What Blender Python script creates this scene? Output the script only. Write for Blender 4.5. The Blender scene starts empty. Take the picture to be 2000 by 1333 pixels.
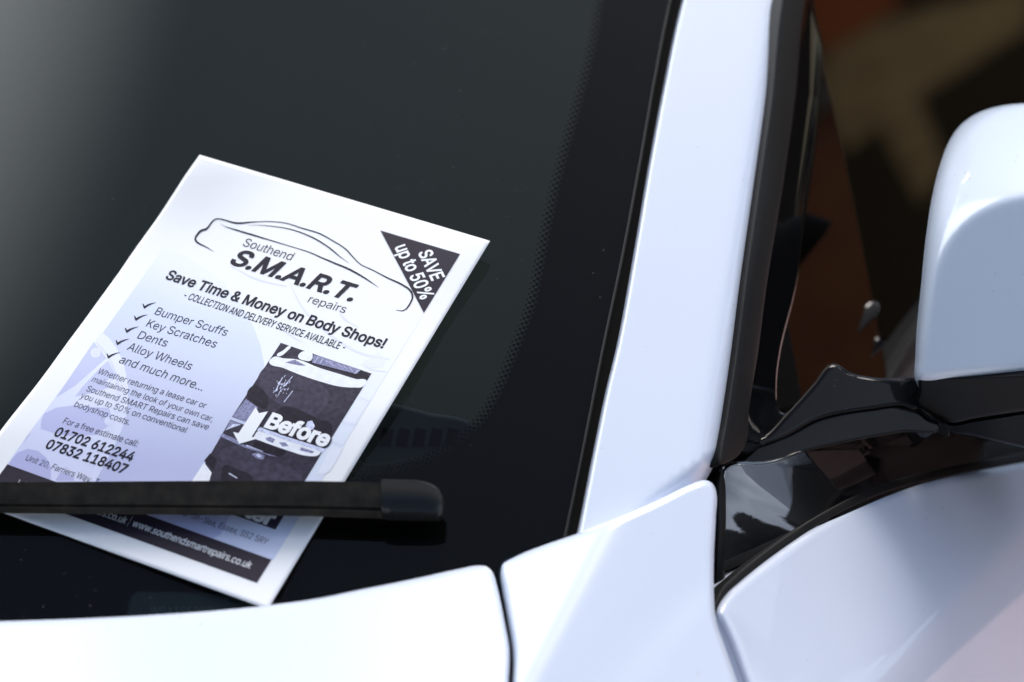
import bpy, bmesh, math, random
import numpy as np
from math import radians, sin, cos, pi
from mathutils import Vector, Matrix
from mathutils.geometry import delaunay_2d_cdt

random.seed(7); np.random.seed(7)
SC = bpy.context.scene
COL = SC.collection

# ------------------------------------------------------------------ camera
F = 4484.0                                   # 50 mm lens on a 22.3 mm sensor, in pixels of the 2000 px photo
TH, PS = radians(21.9), radians(22.5)        # looking down and towards the car's middle
FW = np.array([-sin(PS)*cos(TH), cos(PS)*cos(TH), -sin(TH)])
RI = np.array([cos(PS), sin(PS), 0.0])
UP = np.cross(RI, FW)
ROT = np.stack([RI, -UP, FW], 1)
CAM = np.array([0.45959378, -0.79455841, 1.37604016])
cd = bpy.data.cameras.new('camera'); co = bpy.data.objects.new('camera', cd); COL.objects.link(co)
cd.sensor_width = 22.3; cd.sensor_fit = 'HORIZONTAL'; cd.lens = 50.0
cd.clip_start = 0.05; cd.clip_end = 500
cd.dof.use_dof = True; cd.dof.focus_distance = 0.985; cd.dof.aperture_fstop = 3.4
cd.dof.aperture_blades = 8
co.matrix_world = Matrix(((RI[0], UP[0], -FW[0], CAM[0]), (RI[1], UP[1], -FW[1], CAM[1]),
                          (RI[2], UP[2], -FW[2], CAM[2]), (0, 0, 0, 1)))
SC.camera = co

# ------------------------------------------------------------------ sky and sun
SUN_EL, SUN_AZ = radians(57), radians(0)    # azimuth from +Y towards +X
CLOUD_DIR = (sin(radians(72))*cos(radians(32)), cos(radians(72))*cos(radians(32)), sin(radians(32)))
W = bpy.data.worlds.new('World'); SC.world = W; W.use_nodes = True
nt = W.node_tree; nt.nodes.clear()
sky = nt.nodes.new('ShaderNodeTexSky'); sky.sky_type = 'NISHITA'; sky.sun_disc = False
sky.sun_elevation = SUN_EL; sky.sun_rotation = SUN_AZ
sky.air_density = 1.0; sky.dust_density = 1.2; sky.ozone_density = 1.5; sky.altitude = 0
bg = nt.nodes.new('ShaderNodeBackground'); bg.inputs['Strength'].default_value = 0.055
wo = nt.nodes.new('ShaderNodeOutputWorld')
# a bright bank of cloud beside the car, towards the left rear
tcw = nt.nodes.new('ShaderNodeTexCoord'); nrm = nt.nodes.new('ShaderNodeVectorMath'); nrm.operation = 'NORMALIZE'
nt.links.new(tcw.outputs['Generated'], nrm.inputs[0])
dt = nt.nodes.new('ShaderNodeVectorMath'); dt.operation = 'DOT_PRODUCT'; dt.inputs[1].default_value = CLOUD_DIR
nt.links.new(nrm.outputs[0], dt.inputs[0])
cm = nt.nodes.new('ShaderNodeMapRange'); cm.interpolation_type = 'SMOOTHSTEP'; cm.inputs[1].default_value = .70; cm.inputs[2].default_value = .95
nt.links.new(dt.outputs['Value'], cm.inputs[0])
cn = nt.nodes.new('ShaderNodeTexNoise'); cn.inputs['Scale'].default_value = 3.0; cn.inputs['Detail'].default_value = 5; nt.links.new(nrm.outputs[0], cn.inputs['Vector'])
cr = nt.nodes.new('ShaderNodeMapRange'); cr.inputs[1].default_value = .25; cr.inputs[2].default_value = .6; nt.links.new(cn.outputs[0], cr.inputs[0])
cmul = nt.nodes.new('ShaderNodeMath'); cmul.operation = 'MULTIPLY'; nt.links.new(cm.outputs[0], cmul.inputs[0]); nt.links.new(cr.outputs[0], cmul.inputs[1])
cmx = nt.nodes.new('ShaderNodeMix'); cmx.data_type = 'RGBA'; cmx.inputs['B'].default_value = (16.5, 18.5, 22.5, 1)
nt.links.new(cmul.outputs[0], cmx.inputs['Factor']); nt.links.new(sky.outputs[0], cmx.inputs['A'])
# a second, softer bank added on the other side to brighten the windscreen corner
dt2 = nt.nodes.new('ShaderNodeVectorMath'); dt2.operation = 'DOT_PRODUCT'; dt2.inputs[1].default_value = (-.75, .15, .645)
nt.links.new(nrm.outputs[0], dt2.inputs[0])
cm2 = nt.nodes.new('ShaderNodeMapRange'); cm2.interpolation_type = 'SMOOTHSTEP'; cm2.inputs[1].default_value = .885; cm2.inputs[2].default_value = .955
nt.links.new(dt2.outputs['Value'], cm2.inputs[0])
cmx2 = nt.nodes.new('ShaderNodeMix'); cmx2.data_type = 'RGBA'; cmx2.inputs['B'].default_value = (50, 53, 56, 1)
nt.links.new(cm2.outputs[0], cmx2.inputs['Factor']); nt.links.new(cmx.outputs['Result'], cmx2.inputs['A'])
nt.links.new(cmx2.outputs['Result'], bg.inputs[0]); nt.links.new(bg.outputs[0], wo.inputs[0])
sl = bpy.data.lights.new('sun', 'SUN'); so = bpy.data.objects.new('sun', sl); COL.objects.link(so)
sl.energy = 1.5; sl.angle = radians(24); sl.color = (1.0, 0.945, 0.875)
sd = Vector((sin(SUN_AZ)*cos(SUN_EL), cos(SUN_AZ)*cos(SUN_EL), sin(SUN_EL)))
so.rotation_euler = sd.to_track_quat('Z', 'Y').to_euler(); so.location = (3, 3, 5)
vs = SC.view_settings; vs.view_transform = 'Standard'; vs.look = 'None'; vs.exposure = 0.84; vs.gamma = 1
vs.use_curve_mapping = False

# ------------------------------------------------------------------ geometry helpers
def rays(px, py):
    px = np.asarray(px, float); py = np.asarray(py, float)
    d = np.stack([(px-1000)/F, (py-666.5)/F, np.ones_like(px)], -1)
    return d @ ROT.T
def at(px, py, w):
    """the world point on the sight line of a photo point, w = inverse of its distance along the view axis"""
    return CAM + rays(px, py)/np.asarray(w)[..., None]
class Plane:
    def __init__(s, n, p):
        s.n = np.asarray(n, float)/np.linalg.norm(n); s.p = np.asarray(p, float)
    def w(s, px, py): return (rays(px, py) @ s.n)/(s.n @ (s.p-CAM))
    __call__ = w
    def pt(s, px, py): return at(px, py, s.w(px, py))
def plane3(*q):
    P = [at(np.float64(x), np.float64(y), np.float64(1/z)) for x, y, z in q]
    n = np.cross(P[1]-P[0], P[2]-P[0]); n /= np.linalg.norm(n)
    if n @ (CAM-P[0]) < 0: n = -n
    return Plane(n, P[0])
def smin(a, b, k):
    m = np.minimum(a, b)
    return m - k*np.log(np.exp(-(a-m)/k)+np.exp(-(b-m)/k))
def spline(pts, step=6.0, closed=True):
    """smooth curve through points; a point with a third entry is a sharp corner"""
    P = [np.array(p[:2], float) for p in pts]; C = [len(p) > 2 for p in pts]; n = len(P)
    out = []
    for i in range(n if closed else n-1):
        j = (i+1) % n
        p1, p2 = P[i], P[j]
        L = np.linalg.norm(p2-p1)
        p0 = P[i-1] if (closed or i > 0) and not C[i] else p1-(p2-p1)
        p3 = P[(j+1) % n] if (closed or j+1 < n) and not C[j] else p2+(p2-p1)
        l0, l3 = max(np.linalg.norm(p1-p0), 1e-6), max(np.linalg.norm(p3-p2), 1e-6)
        m1 = ((p1-p0)/l0+(p2-p1)/L); m1 = m1/max(np.linalg.norm(m1), 1e-9)*L if not C[i] else (p2-p1)
        m2 = ((p2-p1)/L+(p3-p2)/l3); m2 = m2/max(np.linalg.norm(m2), 1e-9)*L if not C[j] else (p2-p1)
        k = max(1, int(L/step))
        for a in range(k):
            t = a/k
            out.append((2*t**3-3*t*t+1)*p1+(t**3-2*t*t+t)*m1+(-2*t**3+3*t*t)*p2+(t**3-t*t)*m2)
    if not closed: out.append(P[-1])
    return np.array(out)
def polydist(Q, O, closed=True):
    A = O; B = np.roll(O, -1, 0)
    if not closed: A, B = O[:-1], O[1:]
    d = np.full(len(Q), 1e9)
    for a, b in zip(A, B):
        ab = b-a; t = np.clip(((Q-a) @ ab)/max(ab @ ab, 1e-12), 0, 1)
        d = np.minimum(d, np.linalg.norm(Q-(a+t[:, None]*ab), axis=1))
    return d
def inside(Q, O):
    x, y = Q[:, 0], Q[:, 1]; r = np.zeros(len(Q), bool)
    for a, b in zip(O, np.roll(O, -1, 0)):
        c = (a[1] > y) != (b[1] > y)
        with np.errstate(divide='ignore', invalid='ignore'):
            r ^= c & (x < (b[0]-a[0])*(y-a[1])/(b[1]-a[1])+a[0])
    return r
def cdt(O, step, rings=()):
    lo, hi = O.min(0), O.max(0)
    gx = np.arange(lo[0]+step*.5, hi[0], step); gy = np.arange(lo[1]+step*.43, hi[1], step)
    G = np.array([(x+(step*.5 if k % 2 else 0), y) for k, y in enumerate(gy) for x in gx]) if len(gx) and len(gy) else np.zeros((0, 2))
    pts = [O]
    if len(G):
        G = G[inside(G, O)]
    far = max([step*.4]+[r+step*.35 for r in rings])
    if len(G):
        G = G[polydist(G, O) > far]
        pts.append(G)
    T = np.roll(O, -1, 0)-np.roll(O, 1, 0); N = np.stack([-T[:, 1], T[:, 0]], 1)
    N /= np.maximum(np.linalg.norm(N, axis=1), 1e-9)[:, None]
    for r in rings:
        R_ = O+N*r
        if not inside(R_[:1], O)[0]: pass
        for sgn in (1, -1):
            R_ = O+N*r*sgn
            R_ = R_[inside(R_, O)]
            if len(R_):
                R_ = R_[polydist(R_, O) > r*.93]
            if len(R_): pts.append(R_)
    V = np.concatenate(pts)
    n = len(O)
    r = delaunay_2d_cdt([Vector(v) for v in V], [(i, (i+1) % n) for i in range(n)], [], 1, 1e-4)
    return np.array([(v.x, v.y) for v in r[0]]), [list(f) for f in r[2]]
def newmesh(name, V, Fc, mat, parent=None, smooth=True, normals=None, uv=None):
    me = bpy.data.meshes.new(name)
    me.from_pydata([tuple(v) for v in V], [], Fc); me.update()
    if smooth: me.polygons.foreach_set('use_smooth', [True]*len(me.polygons))
    if uv is not None:
        l = me.uv_layers.new(name='UVMap')
        for lp in me.loops: l.data[lp.index].uv = uv[lp.vertex_index]
    if normals is not None: me.normals_split_custom_set_from_vertices([tuple(n) for n in normals])
    me.materials.append(mat)
    o = bpy.data.objects.new(name, me); COL.objects.link(o)
    if parent is not None: o.parent = parent
    return o
def panel(name, outline, wf, mat, parent, rim=0, drop=0.0, skirt=0.012, step=16, raw=False, ostep=6.0):
    """a sheet-metal or glass panel: a surface wf bounded by an outline, with a rolled edge and a returned flange"""
    O = outline if raw else spline(outline, ostep)
    a = np.sum(O[:, 0]*np.roll(O[:, 1], -1)-np.roll(O[:, 0], -1)*O[:, 1])
    if a < 0: O = O[::-1]
    rings = [rim*q for q in (.06, .16, .32, .55, .85, 1.2)] if rim else ()
    V, T = cdt(O, step, rings)
    def zf(Q):
        z = 1/wf(Q[:, 0], Q[:, 1])
        if rim:
            t = np.clip((rim-polydist(Q, O))/rim, 0, 1)*.985
            z = z+drop*(1-np.sqrt(1-t*t))
        return z
    def pos(Q): return at(Q[:, 0], Q[:, 1], 1/zf(Q))
    X = pos(V); e = .6
    dx = pos(V+[e, 0])-pos(V-[e, 0]); dy = pos(V+[0, e])-pos(V-[0, e])
    N = np.cross(dy, dx); N /= np.linalg.norm(N, axis=1)[:, None]
    flip = np.sum(N*(CAM-X), 1) < 0; N[flip] *= -1
    f0 = []
    for t in T:
        A, B, C_ = X[t[0]], X[t[1]], X[t[2]]
        if np.cross(B-A, C_-A) @ (CAM-A) < 0: t = t[::-1]
        f0.append(list(t))
    if skirt:
        from collections import Counter
        ed = Counter(); dr = {}
        for t in f0:
            for i in range(len(t)):
                a_, b_ = t[i], t[(i+1) % len(t)]
                k = (min(a_, b_), max(a_, b_)); ed[k] += 1; dr[k] = (a_, b_)
        bd = [dr[k] for k, c in ed.items() if c == 1]
        idx = {}; VX = list(X); VN = list(N)
        back = -N.mean(0); back /= np.linalg.norm(back)
        for a_, b_ in bd:
            for v in (a_, b_):
                if v not in idx:
                    idx[v] = (len(VX), len(VX)+1)
                    VX.append(X[v]); VX.append(X[v]+back*skirt); VN += [N[v], N[v]]
        for a_, b_ in bd:
            f0.append([idx[b_][0], idx[a_][0], idx[a_][1], idx[b_][1]])
            nn = np.cross(X[a_]-X[b_], back)
            nn = nn/max(np.linalg.norm(nn), 1e-9)
            for v in (a_, b_):
                for q in idx[v]: VN[q] = nn
        X = np.array(VX); N = np.array(VN)
    return newmesh(name, X, f0, mat, parent, True, N)
def tag(o, label=None, cat=None, group=None, kind=None):
    for k, v in (('label', label), ('category', cat), ('group', group), ('kind', kind)):
        if v: o[k] = v
    return o
def empty(name, loc, parent=None):
    o = bpy.data.objects.new(name, None); COL.objects.link(o); o.location = loc; o.empty_display_size = .1
    if parent: o.parent = parent
    return o

# ------------------------------------------------------------------ materials
def mat(name, base=(.5, .5, .5), rough=.5, coat=0.0, coat_rough=.03, spec=.5, ior=1.5, metal=0.0):
    m = bpy.data.materials.new(name); m.use_nodes = True
    b = m.node_tree.nodes['Principled BSDF']
    b.inputs['Base Color'].default_value = (*base, 1); b.inputs['Roughness'].default_value = rough
    b.inputs['Coat Weight'].default_value = coat; b.inputs['Coat Roughness'].default_value = coat_rough
    b.inputs['IOR'].default_value = ior; b.inputs['Specular IOR Level'].default_value = spec
    b.inputs['Metallic'].default_value = metal
    return m
def nodes(m): return m.node_tree.nodes, m.node_tree.links, m.node_tree.nodes['Principled BSDF']
def noise(m, scale, detail=4, coord='Object'):
    N, L, b = nodes(m)
    tc = N.new('ShaderNodeTexCoord'); t = N.new('ShaderNodeTexNoise')
    t.inputs['Scale'].default_value = scale; t.inputs['Detail'].default_value = detail
    L.new(tc.outputs[coord], t.inputs['Vector']); return t
def ramp(m, src, stops):
    N, L, b = nodes(m); r = N.new('ShaderNodeValToRGB'); e = r.color_ramp.elements
    while len(e) > 1: e.remove(e[-1])
    e[0].position, e[0].color = stops[0][0], (*stops[0][1], 1)
    for p, c in stops[1:]:
        q = e.new(p); q.color = (*c, 1)
    L.new(src, r.inputs[0]); return r
def bump(m, src, strength, dist):
    N, L, b = nodes(m); u = N.new('ShaderNodeBump'); u.inputs['Strength'].default_value = strength
    u.inputs['Distance'].default_value = dist; L.new(src, u.inputs['Height']); L.new(u.outputs[0], b.inputs['Normal']); return u
def specks(m, base, speck, scale=900, thr=.79, big=60):
    """small dirt or dust specks scattered over a surface"""
    N, L, b = nodes(m)
    tc = N.new('ShaderNodeTexCoord')
    v = N.new('ShaderNodeTexVoronoi'); v.inputs['Scale'].default_value = scale; v.inputs['Randomness'].default_value = 1
    L.new(tc.outputs['Object'], v.inputs['Vector'])
    sep = N.new('ShaderNodeSeparateColor'); L.new(v.outputs['Color'], sep.inputs[0])
    th = N.new('ShaderNodeMath'); th.operation = 'GREATER_THAN'; th.inputs[1].default_value = thr; L.new(sep.outputs[0], th.inputs[0])
    mr = N.new('ShaderNodeMapRange'); mr.inputs[1].default_value = .35; mr.inputs[2].default_value = .12; L.new(v.outputs['Distance'], mr.inputs[0])
    ns = N.new('ShaderNodeTexNoise'); ns.inputs['Scale'].default_value = big; ns.inputs['Detail'].default_value = 3; L.new(tc.outputs['Object'], ns.inputs['Vector'])
    m2 = N.new('ShaderNodeMapRange'); m2.inputs[1].default_value = .45; m2.inputs[2].default_value = .7; L.new(ns.outputs[0], m2.inputs[0])
    mu = N.new('ShaderNodeMath'); mu.operation = 'MULTIPLY'; L.new(th.outputs[0], mu.inputs[0]); L.new(mr.outputs[0], mu.inputs[1])
    m3 = N.new('ShaderNodeMath'); m3.operation = 'MULTIPLY'; L.new(mu.outputs[0], m3.inputs[0]); L.new(m2.outputs[0], m3.inputs[1])
    mix = N.new('ShaderNodeMix'); mix.data_type = 'RGBA'
    mix.inputs['A'].default_value = (*base, 1); mix.inputs['B'].default_value = (*speck, 1)
    L.new(m3.outputs[0], mix.inputs['Factor']); L.new(mix.outputs['Result'], b.inputs['Base Color'])
    return m3
PAINT_C = (.665, .715, .825)
m_paint = mat('white_paint', PAINT_C, .4, 1.0, .02, .3)
specks(m_paint, PAINT_C, (.45, .43, .42), 520, .985, 25)
m_cap = mat('white_mirror_paint', PAINT_C, .4, 1.0, .03, .3)
specks(m_cap, (.65, .70, .80), (.36, .33, .31), 600, .94, 45)
m_gloss = mat('gloss_black', (.003, .003, .0032), .3, 1.0, .02, 0.0)
nodes(m_gloss)[2].inputs['Coat IOR'].default_value = 1.27
specks(m_gloss, (.004, .004, .0045), (.09, .08, .07), 700, .975, 25)
m_gloss2 = mat('gloss_black_lacquer', (.003, .003, .0035), .25, 1.0, .008, .2)
nodes(m_gloss2)[2].inputs['Coat IOR'].default_value = 2.2
specks(m_gloss2, (.003, .003, .0035), (.09, .08, .07), 700, .975, 25)
m_rubber = mat('black_rubber', (.006, .0056, .0052), .6, spec=.2)
m_wiper = mat('wiper_rubber', (.016, .0145, .0125), .6, spec=.22)
t_ = noise(m_wiper, 160, 5); r_ = ramp(m_wiper, t_.outputs[0], [(.3, (.014, .012, .0095)), (.62, (.034, .028, .021)), (.8, (.058, .047, .033))])
nodes(m_wiper)[1].new(r_.outputs[0], nodes(m_wiper)[2].inputs['Base Color'])
m_plastic = mat('wiper_cap_plastic', (.009, .0087, .0083), .34, spec=.5)
m_quarter = mat('corner_glass', (.0025, .0022, .002), .02, 0, spec=.5, ior=1.5)
m_dark = mat('dark_void', (.0035, .0035, .0035), .9, spec=.1)
m_tint = mat('dark_side_glass', (.0025, .0022, .002), .02, 0, spec=.5, ior=1.52)
# clear glass: a thin sheet that reflects by Fresnel, lets the rest through and carries a little dust
m_glass = bpy.data.materials.new('windscreen_glass'); m_glass.use_nodes = True
N = m_glass.node_tree.nodes; L = m_glass.node_tree.links; N.clear()
out = N.new('ShaderNodeOutputMaterial'); tr = N.new('ShaderNodeBsdfTransparent'); gl = N.new('ShaderNodeBsdfGlossy')
fr = N.new('ShaderNodeFresnel'); mx = N.new('ShaderNodeMixShader'); fr.inputs[0].default_value = 1.40
tr.inputs[0].default_value = (.74, .82, .79, 1); gl.inputs['Roughness'].default_value = .004
L.new(fr.outputs[0], mx.inputs[0]); L.new(tr.outputs[0], mx.inputs[1]); L.new(gl.outputs[0], mx.inputs[2])
df = N.new('ShaderNodeBsdfDiffuse'); df.inputs[0].default_value = (.45, .42, .36, 1)
tc = N.new('ShaderNodeTexCoord'); vo = N.new('ShaderNodeTexVoronoi'); vo.inputs['Scale'].default_value = 480
L.new(tc.outputs['Object'], vo.inputs['Vector'])
sp = N.new('ShaderNodeSeparateColor'); L.new(vo.outputs['Color'], sp.inputs[0])
g1 = N.new('ShaderNodeMath'); g1.operation = 'GREATER_THAN'; g1.inputs[1].default_value = .955; L.new(sp.outputs[1], g1.inputs[0])
g2 = N.new('ShaderNodeMapRange'); g2.inputs[1].default_value = .24; g2.inputs[2].default_value = .06; L.new(vo.outputs['Distance'], g2.inputs[0])
g3 = N.new('ShaderNodeMath'); g3.operation = 'MULTIPLY'; L.new(g1.outputs[0], g3.inputs[0]); L.new(g2.outputs[0], g3.inputs[1])
nz = N.new('ShaderNodeTexNoise'); nz.inputs['Scale'].default_value = 14; nz.inputs['Detail'].default_value = 4; L.new(tc.outputs['Object'], nz.inputs['Vector'])
g4 = N.new('ShaderNodeMapRange'); g4.inputs[1].default_value = .42; g4.inputs[2].default_value = .72; g4.inputs[4].default_value = .3; L.new(nz.outputs[0], g4.inputs[0])
g5 = N.new('ShaderNodeMath'); g5.operation = 'MULTIPLY'; L.new(g3.outputs[0], g5.inputs[0]); L.new(g4.outputs[0], g5.inputs[1])
g6 = N.new('ShaderNodeMath'); g6.operation = 'ADD'; g6.inputs[1].default_value = .0015; L.new(g5.outputs[0], g6.inputs[0])
m2 = N.new('ShaderNodeMixShader'); L.new(g6.outputs[0], m2.inputs[0]); L.new(mx.outputs[0], m2.inputs[1]); L.new(df.outputs[0], m2.inputs[2])
L.new(m2.outputs[0], out.inputs[0])
m_frit = mat('black_frit', (.013, .0095, .0055), .8, spec=.1)

# ------------------------------------------------------------------ the car's surfaces
NW = np.array([0.11870461, -0.4661607, 0.8767003])
PW = Plane(NW, (0, 0, 1))                                # the windscreen near its lower corner
LAT = np.cross(NW, [-.15937557, .86254978, .48021589]); LAT /= np.linalg.norm(LAT)
if LAT[0] < 0: LAT = -LAT
UPS = np.cross(NW, LAT); UPS /= np.linalg.norm(UPS)
if UPS[2] < 0: UPS = -UPS
def wWoff(off, R=5.0):
    """windscreen raised by off (m, array or number): gently curved from side to side"""
    def f(px, py):
        off_ = np.asarray(off)
        w = PW.w(px, py)
        for _ in range(2):
            P = at(px, py, w); s = (P-np.array([0, 0, 1])) @ LAT
            h = off_-s*s/(2*R)
            d = rays(px, py)
            w = (d @ NW)/(NW @ (np.array([0, 0, 1])-CAM)+h)
        return w
    return f
wW = wWoff(0.0)
Z = lambda f, x, y: 1/float(f(np.float64(x), np.float64(y)))
# pillar: front face continues the windscreen, side face lies in the plane of the side glass
pdir = np.array([-.15937557, .86254978, .48021589])
a_ = radians(14); nP = NW*cos(a_)+LAT*sin(a_)
pL = at(np.float64(1240), np.float64(500), np.float64(1/(Z(wW, 1240, 500)-.004)))
PA = Plane(nP, pL)
pR = PA.pt(np.float64(1462), np.float64(450))
NS = np.array([.949, 0, .315])
PSd = Plane(NS, pR)
wPil = lambda x, y: smin(PA(x, y), PSd(x+10, y), .0035)
def wS(off): 
    q = Plane(NS, PSd.p+PSd.n*off); return q

# ------------------------------------------------------------------ the setting
g = newmesh('ground', [(-60, -60, 0), (60, -60, 0), (60, 60, 0), (-60, 60, 0)], [[0, 1, 2, 3]], mat('dark_driveway', (.012, .009, .005), 1.0, spec=0), None, False)
tag(g, kind='structure')
pv = newmesh('bounce_slab', [(-6, -9, .004), (9, -9, .004), (9, -.15, .004), (-6, -.15, .004)], [[0, 1, 2, 3]], mat('bounce_slab_pale', (.6, .59, .58), .9, spec=.1), None, False)  # unseen pale slab added to bounce light onto the mirror's front
tag(pv, kind='structure')
m_pink = mat('pink_block_paving', (.55, .34, .31), .9, spec=.1)
t_ = noise(m_pink, 6, 4); r_ = ramp(m_pink, t_.outputs[0], [(.3, (.56, .33, .30)), (.7, (.70, .47, .43))]); nodes(m_pink)[1].new(r_.outputs[0], nodes(m_pink)[2].inputs['Base Color'])
pk = newmesh('driveway', [(.42, -.14, .008), (6, -.14, .008), (6, 3.4, .008), (.42, 3.4, .008)], [[0, 1, 2, 3]], m_pink, None, False)
tag(pk, kind='structure')
m_path = mat('sandy_paving', (.17, .12, .055), .95, spec=0)
t_ = noise(m_path, 3, 4); r_ = ramp(m_path, t_.outputs[0], [(.3, (.06, .04, .017)), (.7, (.15, .105, .05))])
nodes(m_path)[1].new(r_.outputs[0], nodes(m_path)[2].inputs['Base Color'])

# ------------------------------------------------------------------ the car
car = empty('parked_car', (0, 0, 0))
tag(car, 'white parked car seen close up at its windscreen corner, wiper down over a flyer', 'car')

# windscreen glass > black frit band, its dots, the seal
glass_o = [(-1300, -330, 1), (1412, -330, 1), (1310, 0), (1250, 319), (1216, 500), (1174, 700), (1150, 818), (1102, 1052), (1085, 1130, 1), (700, 1330, 1), (-1300, 1420, 1)]
ws = panel('windscreen', glass_o, wW, m_glass, car, skirt=.0, step=26)
ws.visible_shadow = True
frit_in = [(1268, -330, 1), (1182, 0), (1167, 86), (1134, 217), (1111, 300), (1092, 375), (1072, 471), (1060, 536), (1047, 596), (1030, 644), (1007, 704), (975, 779),
           (945, 827), (907, 861), (862, 891), (810, 916), (750, 934), (694, 946), (600, 962), (450, 978), (200, 990), (-420, 1000), (-1300, 985, 1)]
fi = spline(frit_in, 8, False)
frit_o = np.concatenate([fi, np.array([(-1300, 1420), (700, 1330), (1085, 1130), (1102, 1052), (1150, 818), (1174, 700), (1216, 500), (1250, 319), (1310, 0), (1412, -330)])])
wF = wWoff(-.0035)
panel('frit_band', frit_o, wF, m_frit, ws, skirt=0, step=30, raw=True)
# dot rows along the inner edge of the frit
DV = []; DF = []
seg = np.linalg.norm(np.diff(fi, axis=0), axis=1); cum = np.concatenate([[0], np.cumsum(seg)])
s_ = 0.0; k = 0
while s_ < cum[-1]-1500:
    i = int(np.searchsorted(cum, s_, 'right')-1); i = min(i, len(fi)-2)
    p = fi[i]+(fi[i+1]-fi[i])*((s_-cum[i])/seg[i]); t = (fi[i+1]-fi[i])/seg[i]; nn = np.array([-t[1], t[0]])
    if nn[0] > 0 and p[0] > 1000: nn = -nn
    if p[0] <= 1000 and nn[1] > 0: nn = -nn
    for row, (d_, r_) in enumerate(((-.5, 5.2), (7.0, 4.3), (13.6, 3.1), (19.5, 1.9))):
        c = p+nn*d_+t*(5.6 if row % 2 else 0)
        X = at(*[np.array([c[0]+r_*cos(a), c[1]+r_*.93*sin(a)]) for a in ()]) if False else None
        b = len(DV); A = np.arange(12)*2*pi/12
        q = at(c[0]+r_*np.cos(A), c[1]+r_*.93*np.sin(A), wWoff(-.0033)(c[0]+r_*np.cos(A), c[1]+r_*.93*np.sin(A)))
        DV += list(q); DF.append(list(range(b, b+12)))
    s_ += 11.2
newmesh('frit_dots', DV, DF, m_frit, ws, False)
seal_o = [(1314, -330), (1412, -330, 1)] 
# rubber seal between glass and pillar: a thin raised lip and a dark channel
chan = [(1405, -330, 1), (1448, -330, 1), (1342, 0), (1308, 161), (1278, 319), (1247, 500), (1216, 668), (1194, 760), (1168, 887), (1138, 1048), (1118, 1130, 1), (1078, 1130, 1), (1098, 1052), (1146, 818), (1170, 700), (1212, 500), (1246, 319), (1306, 0)]
panel('windscreen_seal', chan, wWoff(-.0015), m_dark, ws, skirt=.006, step=20)
lip = [(1405, -330, 1), (1411, -330, 1), (1313, 0), (1280.5, 161), (1253, 319), (1219, 500), (1177, 700), (1154, 818), (1106, 1052), (1090, 1130, 1), (1080, 1130, 1), (1100, 1052), (1148, 818), (1171, 700), (1213, 500), (1247, 319), (1275, 161), (1307, 0)]
m_lip = mat('seal_lip', (.009, .009, .009), .55, spec=.15)
panel('seal_lip', lip, wWoff(.0016), m_lip, ws, rim=2.5, drop=.0010, skirt=.002, step=12)

# interior under the glass
m_dash = mat('dashboard_black', (.0138, .0162, .016), .95, spec=0.0)
m_dash2 = mat('dashboard_grey', (.055, .066, .064), .95, spec=0.0)
m_cab = mat('cabin_dark', (.01, .0105, .0105), .95, spec=.1)
dz = .90
def box(name, lo, hi, m, parent, bev=0.0):
    bm = bmesh.new(); bmesh.ops.create_cube(bm, size=1)
    for v in bm.verts: v.co = Vector([(lo[i]+hi[i])/2+v.co[i]*(hi[i]-lo[i]) for i in range(3)])
    if bev: bmesh.ops.bevel(bm, geom=bm.edges[:], offset=bev, segments=4, affect='EDGES', profile=.5)
    me = bpy.data.meshes.new(name); bm.to_mesh(me); bm.free(); me.materials.append(m)
    me.polygons.foreach_set('use_smooth', [bev > 0]*len(me.polygons))
    o = bpy.data.objects.new(name, me); COL.objects.link(o); o.parent = parent; return o
dash = box('dashboard', (-.9, -.12, .70), (.19, 1.9, .885), m_dash, car, .03)
# a row of dark defroster slots
vent = panel('defroster_vent', [(700, 800), (840, 806), (930, 842), (900, 880), (800, 905), (690, 900)], wWoff(-.05), mat('vent_grey', (.035, .042, .043), .7), dash, rim=10, drop=.006, skirt=.02, step=20)
for q in range(5):
    x0 = 748+q*32
    panel('vent_slot', [(x0, 836, 1), (x0+21, 840, 1), (x0+15, 874, 1), (x0-8, 872, 1)], wWoff(-.049), m_dark, vent, skirt=0, step=20)
# chassis-number plate seen through the glass by the bonnet
wV = wWoff(-.0022)
vp = panel('chassis_number_plate', [(262, 1160), (300, 1157), (420, 1160), (530, 1172), (536, 1240, 1), (246, 1240, 1)], wV, mat('plate_grey', (.05, .062, .064), .6), car, rim=6, drop=.001, skirt=.002, step=20)

# bonnet
B0 = at(np.float64(500), np.float64(1180), np.float64(1/(Z(wW, 500, 1180)-.020)))
PB = Plane((.05, -.235, .97), B0)
def wB(x, y):
    # crowned: the sheet falls away towards the gap on the right
    u = (np.asarray(x, float)-420)/600; v = (np.asarray(y, float)-1200)/300
    return PB(x, y)-.012*np.maximum(u, 0)**3-.004*u*u
bon_o = [(-1300, 1216), (-800, 1222), (-420, 1222), (-200, 1219), (0, 1214), (150, 1209), (300, 1201.5), (425, 1193), (527, 1182.5), (620, 1169.5), (700, 1153), (800, 1133), (900, 1111), (930, 1105.5), (950, 1107), (962, 1118), (969, 1140), (985, 1215), (994, 1270), (992, 1333), (985, 1500), (975, 1640, 1), (-1300, 1640, 1)]
bonnet = panel('bonnet', bon_o, wB, m_paint, car, rim=13, drop=.004, skirt=.02, step=22)

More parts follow.
